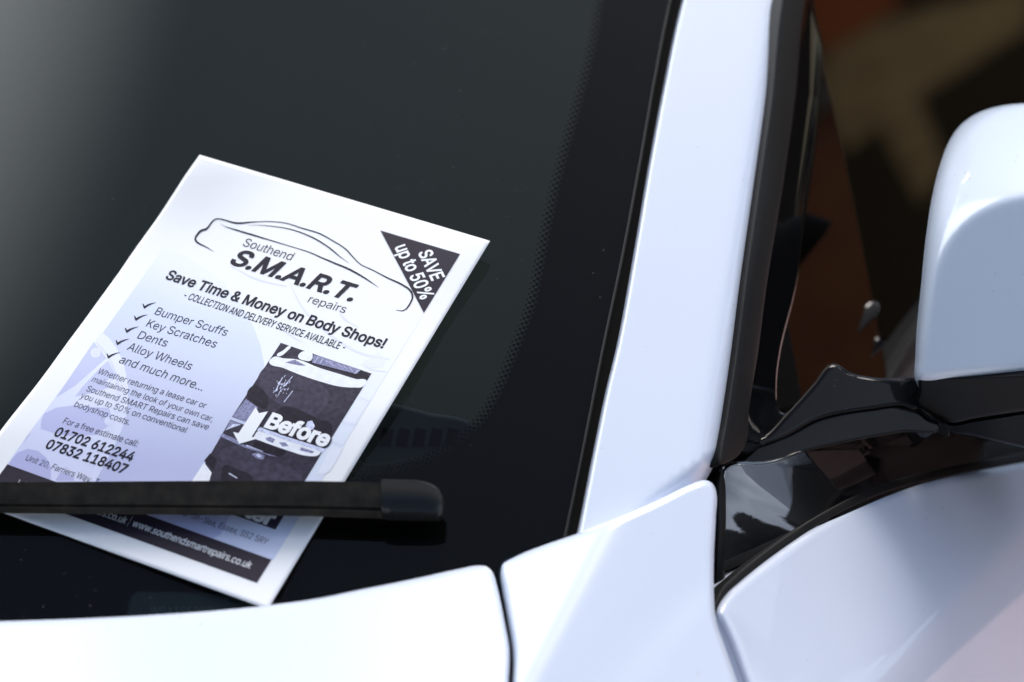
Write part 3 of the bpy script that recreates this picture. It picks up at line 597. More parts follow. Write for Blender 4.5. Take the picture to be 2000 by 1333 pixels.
FONT = '''!196/67,160 63,509 132,509 128,160/98,-4 81,-1 66,9 56,24 52,41 56,58 66,73 81,83 98,86 116,83 130,73 140,58 143,41 140,24 130,9 116,-1
%676/175,283 146,286 121,297 101,314 86,335 78,360 75,388 75,412 78,440 87,464 101,486 121,503 146,513 175,517 206,513 230,503 250,486 264,464 273,440 276,412 276,388 273,360 264,335 250,314 230,297 205,286/175,327 198,332 212,346 221,365 223,388 223,412 221,435 213,454 198,468 175,473 153,468 138,454 130,435 127,412 127,388 130,365 138,346 153,332/501,-10 471,-6 446,5 426,21 412,43 403,68 400,95 400,120 403,147 412,172 427,194 447,210 471,221 501,225 531,221 556,210 576,194 590,172 598,147 601,120 601,95 598,68 589,43 575,21 555,5 531,-6/501,35 523,39 538,53 546,73 549,95 549,120 546,142 538,162 524,176 501,180 479,176 464,162 456,142 453,120 453,95 455,73 464,53 479,39/132,0 482,509 540,509 191,0
&448/197,-7 150,-2 110,12 78,34 54,62 39,96 34,133 37,163 47,189 63,213 85,235 140,279 216,335 237,352 255,375 260,389 262,405 258,427 245,445 226,457 201,461 184,459 168,453 155,444 145,431 139,416 137,399 139,380 145,363 169,327 204,284 438,0 364,0 171,231 121,293 102,319 87,344 78,370 75,398 79,430 91,458 109,481 134,499 165,510 200,513 235,510 266,499 290,482 308,459 320,433 324,404 322,382 315,362 305,342 291,325 256,293 154,217 128,195 110,174 100,154 97,131 100,108 109,87 124,70 143,57 166,49 193,46 223,50 251,59 278,75 301,95 321,121 336,151 346,186 349,224 408,224 405,180 397,144 385,115 371,92 345,62 333,47 305,23 271,7 234,-3
,188/38,-119 68,71 137,71 84,-119
-453/337,244 337,188 114,188 114,244
.188/95,-4 78,-1 63,9 53,24 50,41 53,59 63,73 78,83 95,87 113,83 128,73 138,59 141,41 138,24 128,9 113,-1
0453/227,-7 199,-5 174,1 151,11 130,24 111,41 95,62 80,86 69,113 60,144 53,178 49,214 48,254 49,294 53,330 60,364 69,395 81,422 95,447 112,467 130,484 151,498 174,508 200,514 227,516 254,514 279,508 302,498 323,484 342,467 358,447 372,422 384,395 393,364 400,330 404,294 405,254 404,214 400,178 393,144 384,113 373,86 359,62 342,41 323,24 302,11 279,1 254,-5/227,50 245,51 261,56 276,63 290,74 313,103 330,144 340,194 344,254 340,314 330,365 313,405 290,435 276,446 261,453 245,458 227,460 209,458 192,453 177,446 163,435 140,405 123,365 113,314 109,254 113,194 123,144 140,103 163,74 177,63 192,56 209,51
1453/76,0 76,55 391,55 391,0/276,509 276,0 212,0 212,448 209,448 86,358 86,427 198,509
2453/64,0 64,47 234,229 282,282 299,305 311,327 318,348 320,371 317,397 308,419 293,436 273,449 250,457 224,460 196,457 172,447 153,433 139,413 130,390 127,362 66,362 71,405 86,442 111,473 143,496 182,511 225,516 268,511 306,497 337,474 361,445 376,411 381,372 378,345 371,318 357,290 336,259 267,180 153,60 153,57 389,57 389,0
3453/218,-7 173,-3 133,10 98,30 70,57 52,91 44,132 109,132 115,107 126,87 144,71 165,59 191,52 219,50 248,53 275,61 297,74 315,93 325,116 329,145 326,172 316,196 299,217 275,234 242,244 201,248 157,248 157,299 288,448 288,452 70,452 70,509 372,509 372,461 211,278 211,289 239,290 264,288 287,284 308,276 327,265 344,253 359,239 371,222 387,186 393,145 392,123 387,103 380,84 370,66 344,36 309,12 266,-2
4453/40,105 40,158 247,509 311,509 109,166 109,163 413,163 413,105/282,0 282,121 282,146 282,318 343,318 343,0
5453/221,-7 178,-2 140,11 108,32 83,60 66,93 60,130 122,130 127,108 138,89 154,73 173,60 196,52 221,50 250,53 276,64 298,82 314,104 324,131 328,162 324,193 314,221 297,244 275,262 248,273 218,277 192,275 167,268 145,258 128,246 67,253 96,509 366,509 366,452 151,452 134,301 136,301 155,315 178,325 203,331 229,334 263,330 294,321 321,306 345,285 364,260 379,231 388,199 391,163 385,117 369,76 343,41 309,15 289,6 268,-1 245,-5
6453/226,-7 182,-1 142,15 109,40 84,74 69,115 64,162 68,199 80,239 102,285 137,340 252,509 322,509 151,261 145,261 154,275 165,288 179,299 196,307 214,312 235,314 278,309 316,295 346,271 370,240 384,201 389,157 384,112 368,73 343,39 310,14 271,-2/226,48 254,52 279,63 299,79 314,101 324,128 327,157 324,187 314,213 299,235 279,251 254,262 226,265 198,262 174,252 153,235 138,214 128,188 125,158 128,128 138,102 153,79 174,63 198,52
7453/97,0 323,448 323,452 62,452 62,509 391,509 391,449 165,0
8453/226,-7 178,-2 136,11 101,33 74,62 57,96 52,135 55,166 65,195 81,220 101,241 125,256 153,265 153,267 135,273 119,282 105,293 93,308 83,324 76,342 72,360 70,380 75,417 90,450 114,477 146,498 184,511 226,516 269,511 306,498 337,477 361,450 377,417 382,380 376,342 359,308 347,293 333,282 318,273 300,267 300,265 327,256 351,241 372,220 387,195 397,166 401,135 399,115 395,96 388,78 378,62 352,33 317,11 275,-2/226,49 258,52 285,60 307,74 323,91 333,113 337,139 333,165 322,189 305,208 283,223 256,232 226,235 196,232 169,223 147,208 130,189 119,165 115,139 119,113 129,91 145,74 167,60 195,52/226,290 252,292 274,300 293,313 307,330 316,351 319,376 316,399 308,420 294,437 275,449 252,457 226,460 200,457 177,449 159,437 145,420 136,399 133,376 136,351 145,330 159,313 178,300 201,292
:188/95,-4 78,-1 63,9 53,24 50,41 53,59 63,73 78,83 95,87 113,83 128,73 138,59 141,41 138,24 128,9 113,-1/95,271 78,274 63,284 53,299 50,316 53,334 63,349 78,359 95,362 113,359 128,349 138,334 141,316 138,299 128,284 113,274
@676/355,-135 284,-130 221,-114 193,-102 167,-88 144,-72 122,-53 103,-31 87,-8 73,18 61,46 45,109 40,179 46,248 61,309 73,337 87,363 104,387 123,408 144,427 167,444 192,458 220,470 281,486 349,492 383,490 415,486 445,479 472,469 522,442 562,407 594,366 617,319 631,268 635,215 631,142 625,107 615,76 599,49 579,28 551,15 517,11 476,17 457,24 441,36 429,50 423,68 420,68 408,48 388,30 361,17 326,13 305,14 285,18 267,25 251,35 224,62 204,96 192,137 188,182 193,226 207,265 228,297 257,322 291,338 330,343 360,340 385,331 404,319 416,306 419,306 419,335 474,335 474,110 476,91 485,74 499,63 518,59 540,63 557,76 568,97 576,127 580,166 581,215 577,259 567,301 548,339 523,373 490,402 450,424 402,438 347,442 292,438 242,424 199,402 164,372 135,334 115,289 102,236 98,178 102,119 115,66 135,21 165,-17 201,-46 246,-68 298,-81 357,-85 412,-80 458,-69 489,-59 504,-107 464,-120 411,-131/329,65 359,68 382,78 400,95 412,118 419,148 422,185 419,221 411,249 399,269 381,282 358,289 331,292 305,288 283,277 265,260 252,239 244,213 242,185 244,154 251,125 262,101 279,81 301,69
A480/16,0 201,509 276,509 463,0 395,0 287,302 264,372 232,478 245,478 213,371 191,302 85,0/110,142 110,199 370,199 370,142
B456/60,0 60,509 241,509 289,504 329,491 359,469 381,442 394,410 398,374 395,344 387,320 373,301 356,286 336,275 315,267 315,262 339,257 363,245 385,227 402,203 414,173 418,136 413,100 400,67 377,39 344,18 301,4 247,0/125,57 245,57 272,58 296,63 315,70 330,80 341,92 349,105 354,120 355,137 352,161 342,184 327,203 306,218 279,228 248,231 125,231/125,285 238,285 265,288 288,296 308,309 323,326 333,348 336,372 334,388 330,403 323,417 313,429 299,439 283,446 263,450 240,452 125,452
C510/267,-7 235,-5 205,1 177,11 150,25 126,42 104,63 86,88 70,115 57,146 48,179 42,215 40,254 42,293 48,329 57,362 70,393 86,421 104,445 126,466 150,484 177,498 205,508 235,514 267,516 305,513 340,504 373,490 402,471 427,447 448,418 463,385 473,348 408,348 401,373 389,395 375,413 357,428 337,440 315,449 292,454 267,456 245,454 223,450 203,443 184,432 166,419 150,403 137,385 125,364 116,340 109,314 105,285 103,254 105,223 109,194 116,168 125,145 137,123 151,105 166,89 184,76 203,66 223,59 245,54 267,53 292,55 315,60 337,69 357,81 375,96 389,114 401,136 408,160 473,160 463,124 448,91 428,62 402,38 373,19 341,5 305,-4
D502/219,0 96,0 96,57 215,57 244,58 272,63 296,70 318,81 337,94 354,110 368,128 379,149 394,198 399,255 394,312 379,361 368,381 354,399 338,415 320,428 299,438 275,446 249,450 221,452 93,452 93,509 225,509 261,507 294,501 325,492 353,478 377,461 399,441 418,418 433,391 446,361 455,329 460,293 462,255 460,217 455,181 446,149 433,119 417,92 398,68 376,48 351,31 322,17 291,8 256,2/125,509 125,0 60,0 60,509
E419/60,0 60,509 372,509 372,452 125,452 125,286 355,286 355,229 125,229 125,57 375,57 375,0
F410/60,0 60,509 369,509 369,452 125,452 125,278 346,278 346,221 125,221 125,0
I301/31,0 31,57 118,57 118,452 31,452 31,509 269,509 269,452 183,452 183,57 269,57 269,0
K467/104,145 104,216 139,261 174,303 212,344 364,509 448,509 231,276 228,276/60,0 60,509 125,509 125,334 124,225 125,193 125,0/372,0 188,259 228,309 449,0
L393/60,0 60,509 125,509 125,57 361,57 361,0
M628/60,0 60,509 152,509 277,187 287,159 299,123 311,84 322,49 307,49 318,83 330,121 342,158 352,187 476,509 568,509 568,0 504,0 504,291 504,327 505,369 506,413 507,457 513,457 498,409 482,363 467,322 456,291 342,0 286,0 170,291 159,321 145,361 129,408 112,457 119,457 120,416 121,372 122,328 122,291 122,0
N523/60,0 60,509 136,509 343,183 363,151 388,107 414,55 405,54 401,108 399,157 399,195 399,509 463,509 463,0 387,0 202,290 177,331 148,381 108,452 119,454 122,384 124,328 125,291 125,0
O533/267,-7 235,-5 205,1 177,11 150,25 126,42 105,63 86,88 70,115 57,146 48,179 42,215 40,254 42,293 48,329 57,362 70,393 86,421 105,445 126,466 150,484 177,498 205,508 235,514 267,516 299,514 329,508 357,498 384,484 408,466 429,445 448,421 464,393 477,362 486,329 491,293 493,254 491,215 486,179 477,146 464,115 448,88 429,63 408,42 384,25 357,11 329,1 299,-5/267,53 289,54 310,59 330,66 349,76 367,89 383,105 396,123 408,144 418,168 425,194 429,223 430,254 429,286 425,314 418,341 408,365 396,386 383,404 367,420 349,433 330,443 310,450 289,454 267,456 245,454 223,450 203,443 184,433 167,420 151,404 137,385 125,364 116,340 109,314 105,285 103,254 105,223 109,194 116,168 125,144 137,123 151,105 167,89 184,76 203,66 223,59 245,54
R449/60,0 60,509 236,509 290,504 333,489 351,478 367,465 380,450 390,433 405,395 409,352 405,309 390,271 380,255 367,240 351,228 333,217 289,203 236,198 96,198 96,255 234,255 269,258 298,267 319,281 334,300 342,324 345,352 342,380 334,405 319,425 298,440 269,449 233,452 125,452 125,0/353,0 230,229 303,229 428,0
S447/224,-9 172,-4 128,9 91,31 64,60 46,96 38,137 104,137 110,110 123,88 142,71 166,59 194,52 224,49 257,52 286,60 311,74 329,92 341,114 346,139 342,161 332,179 316,193 296,205 245,222 184,239 154,249 128,260 105,274 86,289 71,307 60,326 54,348 52,372 53,393 58,413 65,431 75,448 102,476 138,498 180,511 227,516 275,511 316,498 351,476 377,449 394,415 401,378 337,378 334,396 326,412 316,426 302,437 286,447 267,453 247,457 225,459 194,456 167,448 145,435 129,418 118,398 115,376 119,352 131,334 148,319 169,308 212,293 264,279 312,264 336,252 359,238 379,220 395,198 405,171 408,139 403,99 386,64 360,34 323,11 278,-4
T449/32,452 32,509 417,509 417,452 257,452 257,0 193,0 193,452
U517/259,-8 230,-7 203,-2 177,5 154,15 133,28 114,43 98,60 85,80 74,101 66,124 62,148 60,173 60,509 124,509 124,178 128,144 141,113 160,87 187,68 220,56 259,52 298,56 331,68 357,87 377,113 389,144 393,178 393,509 457,509 457,173 456,148 451,124 443,101 433,80 419,60 403,43 384,28 363,15 340,5 315,-2 288,-7
V480/204,0 16,509 84,509 192,206 215,137 248,31 235,31 267,138 290,206 395,509 463,509 278,0
W686/155,0 16,509 82,509 163,196 175,145 187,94 197,40 189,40 200,94 211,145 224,196 306,509 380,509 462,196 474,145 486,94 497,40 488,40 499,94 510,145 523,196 603,509 670,509 530,0 455,0 368,323 351,391 336,475 350,475 335,395 318,323 230,0
Y472/203,0 203,208 16,509 91,509 192,344 222,292 250,230 224,230 251,293 280,344 381,509 455,509 268,208 268,0
a389/160,-9 126,-5 94,5 68,22 48,45 35,73 30,108 34,138 43,161 58,179 78,193 100,203 125,211 178,220 234,227 252,230 265,235 273,243 276,255 276,257 273,279 267,297 256,311 240,322 220,329 196,331 171,329 149,322 132,313 118,301 107,288 100,274 41,291 57,322 79,346 104,364 133,375 163,382 194,384 239,379 263,372 286,360 306,343 322,320 333,290 337,251 337,0 277,0 277,52 272,52 252,25 236,12 215,1 190,-6/170,45 202,49 228,59 248,74 263,93 272,115 276,138 276,190 259,182 231,176 200,171 175,168 134,159 117,150 103,139 95,124 92,105 94,87 102,72 114,61 130,52 149,47
b424/229,-8 198,-5 172,4 153,17 138,31 118,59 112,59 112,0 53,0 53,509 114,509 114,319 118,319 137,346 152,360 171,373 197,381 229,384 252,383 274,378 294,371 313,361 330,347 345,332 359,313 370,293 385,245 390,189 385,133 370,84 359,64 346,45 330,29 313,16 294,5 274,-2 252,-7/220,47 253,51 279,66 301,88 316,117 325,151 328,189 325,227 316,261 301,290 280,311 253,325 220,330 188,325 161,312 140,291 125,263 116,229 113,189 116,150 125,115 140,86 162,65 188,51
c396/207,-8 182,-7 159,-2 137,6 117,16 98,30 82,46 68,64 56,85 46,108 40,133 36,159 34,187 36,216 40,243 46,268 56,291 68,312 82,330 98,346 117,360 137,371 159,378 182,383 207,384 234,383 260,377 284,368 305,356 324,341 340,322 353,301 362,277 303,262 290,289 270,311 242,325 207,330 173,325 145,310 124,287 108,258 99,224 96,187 99,151 108,117 124,89 145,66 173,51 207,46 243,52 271,66 292,89 304,117 363,102 354,78 341,56 325,37 306,21 285,9 261,-1 235,-6
d424/195,-8 172,-7 151,-2 130,5 111,16 94,29 79,45 66,64 55,84 39,133 34,189 39,245 55,293 66,313 79,332 95,347 112,361 131,371 151,378 173,383 196,384 228,381 253,373 272,360 287,346 306,319 311,319 311,509 372,509 372,0 313,0 313,59 307,59 287,31 272,17 252,4 227,-5/205,47 236,51 263,65 284,86 299,115 309,150 312,189 309,229 300,263 284,291 263,312 237,325 205,330 172,325 145,311 124,290 108,261 99,227 96,189 99,151 109,117 124,88 145,66 172,51
e404/212,-8 185,-7 161,-2 138,6 117,16 98,30 82,46 68,64 56,85 40,132 34,187 39,242 55,290 67,311 81,329 97,346 115,359 135,370 157,378 180,383 205,384 236,382 266,374 294,361 319,341 341,315 357,282 368,242 371,194 371,169 75,169 75,221 338,221 310,202 307,237 298,269 283,294 263,314 237,326 205,330 173,326 146,313 125,294 109,270 99,241 96,211 96,178 100,139 110,106 128,80 151,61 179,50 212,46 234,48 254,53 271,61 285,73 297,88 306,105 365,91 353,63 335,39 311,19 283,4 249,-5
f254/228,379 228,327 6,327 6,379/81,0 81,432 84,461 96,486 113,505 135,519 161,527 187,530 222,527 243,521 227,468 215,472 195,474 171,470 154,460 145,443 142,419 142,0
g425/207,-151 168,-148 134,-140 105,-127 82,-110 64,-91 51,-69 101,-41 122,-66 136,-78 154,-88 178,-95 207,-97 229,-96 249,-92 267,-85 282,-75 295,-62 304,-47 310,-28 311,-6 311,68 306,68 287,41 272,28 252,16 227,8 195,5 152,10 113,27 95,39 80,53 67,71 55,90 46,112 39,136 35,163 34,191 39,246 55,293 66,314 80,332 95,347 112,361 131,371 152,378 173,383 196,384 228,382 253,373 273,360 288,346 308,319 313,319 313,379 372,379 372,-9 371,-32 367,-54 360,-73 350,-90 324,-117 291,-136 251,-147/205,59 237,63 264,75 285,95 300,121 309,154 312,193 309,231 300,264 285,291 264,312 237,325 205,330 172,325 145,312 124,290 109,262 99,229 96,193 99,155 109,123 124,96 145,76 172,63
h410/114,227 114,0 53,0 53,509 114,509 114,287 102,287 112,312 124,332 137,349 152,362 169,372 187,379 207,383 227,384 264,380 295,369 321,349 341,321 353,285 357,240 357,0 296,0 296,235 295,256 290,275 283,291 273,304 260,315 246,323 229,328 210,329 184,326 161,317 141,303 126,283 117,257
i167/53,0 53,379 114,379 114,0/84,443 67,446 54,455 44,468 41,483 44,499 54,512 67,521 84,524 100,521 114,512 123,499 126,483 123,468 114,455 100,446
k381/110,137 110,212 121,212 284,379 360,379 184,199 177,199/53,0 53,509 114,509 114,0/294,0 148,186 191,229 372,0
l189/139,-2 119,-1 101,3 86,10 74,20 65,33 58,47 54,65 53,84 53,509 114,509 114,99 115,77 120,62 130,54 146,52 160,53 170,54 181,3 162,-1
m610/53,0 53,379 112,379 112,295 108,295 118,323 132,346 151,363 172,376 195,384 219,386 239,385 257,380 273,372 287,361 309,331 321,295 312,295 322,321 337,343 357,361 381,375 407,383 437,386 468,383 497,372 522,354 541,328 553,296 557,255 557,0 496,0 496,254 494,273 490,289 483,302 473,313 447,326 419,330 395,328 374,320 358,307 345,290 338,270 335,247 335,0 274,0 274,260 273,275 269,288 262,301 253,311 229,326 199,330 178,328 158,320 140,307 126,289 117,266 114,238 114,0
n410/114,227 114,0 53,0 53,379 112,379 112,287 102,287 112,312 124,332 137,349 152,362 169,372 187,379 207,383 227,384 264,380 295,369 321,349 341,321 353,285 357,240 357,0 296,0 296,235 295,256 290,275 283,291 273,304 260,315 246,323 229,328 210,329 184,326 161,317 141,303 126,283 117,257
o415/207,-8 182,-7 159,-2 137,6 117,16 98,30 82,46 68,64 56,85 46,108 40,133 36,159 34,187 36,216 40,243 46,268 56,291 68,312 82,330 98,346 117,360 137,371 159,378 182,383 207,384 233,383 256,378 278,371 299,360 317,346 333,330 347,312 359,291 369,268 376,243 380,216 381,187 380,159 376,133 369,108 359,85 347,64 333,46 317,30 299,16 278,6 256,-2 233,-7/207,46 242,51 270,66 292,89 307,117 316,151 319,187 316,224 307,258 292,287 270,310 242,325 207,330 173,325 145,310 124,287 108,258 99,224 96,187 99,151 108,117 124,89 145,66 173,51
p424/53,-143 53,379 112,379 112,319 118,319 137,346 152,360 171,373 197,381 229,384 252,383 274,378 294,371 313,361 330,347 345,332 359,313 370,293 385,245 390,189 385,133 370,84 359,64 346,45 330,29 313,16 294,5 274,-2 252,-7 229,-8 198,-5 173,4 153,17 138,31 118,59 114,59 114,-143/220,47 253,51 279,66 301,88 316,117 325,151 328,189 325,227 316,261 301,290 280,311 253,325 220,330 188,325 161,312 140,291 125,263 116,229 113,189 116,150 125,115 140,86 162,65 188,51
r259/53,0 53,379 112,379 112,321 115,321 130,347 152,367 181,380 213,385 229,384 243,384 243,322 230,324 207,326 182,323 159,315 140,301 126,284 117,262 114,237 114,0
s365/182,-8 145,-5 112,3 84,18 62,38 45,63 36,94 94,107 105,79 124,60 150,49 181,45 217,50 244,62 262,81 268,103 265,121 254,136 237,147 212,155 149,170 104,186 72,208 61,222 53,237 48,255 47,274 51,305 65,332 87,354 115,370 149,381 187,384 223,381 254,372 279,358 299,339 314,316 324,290 268,277 258,298 243,316 219,328 187,333 156,329 131,317 114,299 109,277 112,258 124,243 144,232 172,223 229,209 275,194 306,171 317,158 325,142 330,125 331,107 326,75 312,47 290,24 260,6 223,-5
t227/204,379 204,327 6,327 6,379/65,471 126,471 126,98 128,76 136,61 150,53 170,50 185,51 202,54 213,2 192,-3 168,-4 145,-3 125,2 107,10 92,21 80,35 72,52 67,71 65,93
u410/182,-5 146,-1 115,11 89,31 69,59 57,95 53,139 53,379 114,379 114,144 115,123 119,105 127,89 137,75 150,64 164,56 181,52 200,50 226,53 249,62 268,77 283,97 293,122 296,153 296,379 357,379 357,0 298,0 298,92 307,92 297,67 286,47 272,30 257,17 222,0
v389/163,0 17,379 84,379 165,155 187,87 206,21 184,21 203,87 224,155 305,379 371,379 226,0
w567/138,0 23,379 87,379 133,214 154,137 175,41 165,41 186,135 206,214 252,379 316,379 362,214 382,136 402,41 391,41 413,135 434,214 480,379 545,379 429,0 368,0 319,172 305,225 291,280 277,338 291,338 277,280 263,225 248,172 199,0
x379/21,0 171,218 171,171 29,379 100,379 147,306 179,253 207,206 175,206 202,253 233,306 282,379 352,379 209,169 209,214 358,0 287,0 231,85 200,136 173,182 205,182 178,136 148,85 91,0
y389/47,-139 61,-86 71,-87 88,-90 104,-89 118,-84 130,-74 141,-58 151,-36 163,-1 17,379 84,379 165,155 187,87 206,21 184,21 202,87 224,155 305,379 371,379 204,-58 191,-85 177,-107 159,-124 139,-136 117,-143 91,-145 65,-143
|230/141,673 141,-164 88,-164 88,673
 187'''

# ------------------------------------------------------------------ the flyer: an A5 sheet under the wiper, all print in millimetres on it
HM = np.array([[3.98122546e+03, 2.52252300e+03, -9.20000000e+01], [1.11719585e+03, -2.98055997e+03, 9.66000000e+02], [-3.33040053e-01, 5.82781798e-01, 1.0]])
HI = np.linalg.inv(HM)
def uv2px(U):
    U = np.asarray(U, float)
    q = np.c_[U*.001, np.ones(len(U))] @ HM.T
    return q[:, :2]/q[:, 2:]
def px2uv(Pp):
    Pp = np.asarray(Pp, float)
    q = np.c_[Pp, np.ones(len(Pp))] @ HI.T
    return q[:, :2]/q[:, 2:]*1000
wl0, wl1 = px2uv([(0, 985), (690, 990)])                  # where the wiper presses
wn = np.array([-(wl1-wl0)[1], (wl1-wl0)[0]]); wn /= np.linalg.norm(wn)
def lift(U):
    s = (U-wl0) @ wn; u = U[:, 0]; v = U[:, 1]
    up = np.clip(s, 0, None); dn = np.clip(-s, 0, None)
    h = .0007+.0043*(1-np.exp(-(up/34)**2))*(1-.45*np.clip((up-70)/110, 0, 1))
    h += .0022*(1-np.exp(-(dn/28)**2))
    h += .0055*np.exp(-((u/30)**2+((v-210)/34)**2))+.0030*np.exp(-(((u-148)/24)**2+((v-210)/30)**2))       # the curling corner
    h += .0006*np.sin(u*.045+v*.021+1)*np.clip(up/40, 0, 1)
    h += .0016*np.clip((u-100)/48, 0, 1)**2*np.clip(up/50, 0, 1)
    return h
def paper(U, off=0.0):
    U = np.asarray(U, float)
    P_ = uv2px(U); v = U[:, 1]
    P_[:, 0] += 7.5*np.exp(-U[:, 0]/16)*np.clip(np.sin(np.clip((v-15)/190, 0, 1)*pi)*1.3+.12*np.sin(v*.12), 0, 1.2)
    return at(P_[:, 0], P_[:, 1], wWoff(lift(U)+off)(P_[:, 0], P_[:, 1]))
def print_mat(name, col, var=.12, scale=60, rough=.42):
    m = mat(name, col, rough, spec=.2)
    if var:
        t = noise(m, scale*40, 3)
        r = ramp(m, t.outputs[0], [(.3, tuple(c*(1-var) for c in col)), (.7, tuple(min(1, c*(1+var)) for c in col))])
        nodes(m)[1].new(r.outputs[0], nodes(m)[2].inputs['Base Color'])
    return m
m_paper = mat('paper_white', (.86, .855, .87), .5, spec=.4)
INK = (.015, .011, .022)
m_ink = print_mat('black_ink', INK, .15)
m_inkp = print_mat('dark_plum_ink', (.026, .019, .031), .2, 30)
m_white = mat('print_white', (.87, .87, .89), .45, spec=.35)
def gradmat(name, stops, var=.05):
    """print that runs through tints down the page"""
    m = mat(name, (.5, .5, .5), .45, spec=.35); N, L, b = nodes(m)
    uvn = N.new('ShaderNodeUVMap'); sx = N.new('ShaderNodeSeparateXYZ'); L.new(uvn.outputs[0], sx.inputs[0])
    ns = N.new('ShaderNodeTexNoise'); ns.inputs['Scale'].default_value = 3.2; ns.inputs['Detail'].default_value = 4; L.new(uvn.outputs[0], ns.inputs['Vector'])
    ad = N.new('ShaderNodeMath'); ad.operation = 'MULTIPLY_ADD'; ad.inputs[1].default_value = var*2; L.new(ns.outputs[0], ad.inputs[0]); L.new(sx.outputs['Y'], ad.inputs[2])
    sb = N.new('ShaderNodeMath'); sb.operation = 'SUBTRACT'; sb.inputs[1].default_value = var; L.new(ad.outputs[0], sb.inputs[0])
    r = ramp(m, sb.outputs[0], stops); L.new(r.outputs[0], b.inputs['Base Color']); return m
m_back = gradmat('lavender_backdrop', [(.0, (.40, .41, .64)), (.20, (.47, .49, .71)), (.38, (.56, .59, .77)), (.56, (.65, .70, .85)), (.68, (.80, .82, .88)), (.735, (.86, .855, .87))])
m_backr = gradmat('pale_backdrop', [(.0, (.55, .58, .80)), (.20, (.64, .68, .84)), (.38, (.72, .77, .87)), (.55, (.81, .83, .88)), (.70, (.86, .855, .87))], .09)

# the sheet itself
gu = np.linspace(0, 148, 75); gv = np.linspace(0, 210, 106)
U = np.array([(u, v) for v in gv for u in gu]); nu = len(gu)
Fq = [[j*nu+i, j*nu+i+1, (j+1)*nu+i+1, (j+1)*nu+i] for j in range(len(gv)-1) for i in range(nu-1)]
flyer = newmesh('flyer', paper(U), Fq, m_paper, None, True, None, U/[148., 210.])
so_ = flyer.modifiers.new('thickness', 'SOLIDIFY'); so_.thickness = .00012; so_.offset = -1
tag(flyer, 'white printed paper flyer lying tilted on the dark windscreen, held under the wiper', 'flyer')

LAY = [0]
def layer():
    return .00005+.000018*LAY[0]
def shape(name, pts, m, parent=flyer, px=True, off=None, step=2.6):
    """a printed shape given by photo points (or millimetres), as a thin print on the paper"""
    O = np.asarray(pts, float)
    if px: O = px2uv(O)
    d = np.linalg.norm(np.roll(O, -1, 0)-O, axis=1); Q = []
    for i in range(len(O)):
        k = max(1, int(d[i]/step))
        for a in range(k): Q.append(O[i]+(O[(i+1) % len(O)]-O[i])*a/k)
    Q = np.array(Q)
    V, T = cdt(Q, step)
    T = [t if np.cross(V[t[1]]-V[t[0]], V[t[2]]-V[t[0]]) > 0 else t[::-1] for t in T]
    return newmesh(name, paper(V, layer() if off is None else off), T, m, parent, True, None, V/[148., 210.])
def joinshapes(name, lists, m, parent=flyer, px=True, step=2.6):
    VV = []; TT = []; off = layer()
    for k, pts in enumerate(lists):
        if name in ('photo_body_tones', 'photo_dark_shapes', 'photo_white_bumper') and len(pts) > 4: pts = spline(pts, 4)
        O = np.asarray(pts, float); O = px2uv(O) if px else O
        d = np.linalg.norm(np.roll(O, -1, 0)-O, axis=1); Q = []
        for i in range(len(O)):
            n = max(1, int(d[i]/step))
            for a in range(n): Q.append(O[i]+(O[(i+1) % len(O)]-O[i])*a/n)
        V, T = cdt(np.array(Q), step)
        T = [t if np.cross(V[t[1]]-V[t[0]], V[t[2]]-V[t[0]]) > 0 else t[::-1] for t in T]
        b = len(VV); VV += list(np.c_[V, np.full(len(V), off+k % 5*1.5e-6)]); TT += [[i+b for i in t] for t in T]
    VV = np.array(VV)
    return newmesh(name, paper(VV[:, :2], VV[:, 2]), TT, m, parent, True, None, VV[:, :2]/[148., 210.])
def stroke(pts, wid):
    """outline of a brush line: photo points with a width at each"""
    C = spline(pts, 4, False); n = len(C)
    k0 = np.linspace(0, 1, len(wid)); wv = np.interp(np.linspace(0, 1, n), k0, wid)/2
    T = np.gradient(C, axis=0); T /= np.linalg.norm(T, axis=1)[:, None]; Nn = np.c_[-T[:, 1], T[:, 0]]
    return np.concatenate([C+Nn*wv[:, None], (C-Nn*wv[:, None])[::-1]])

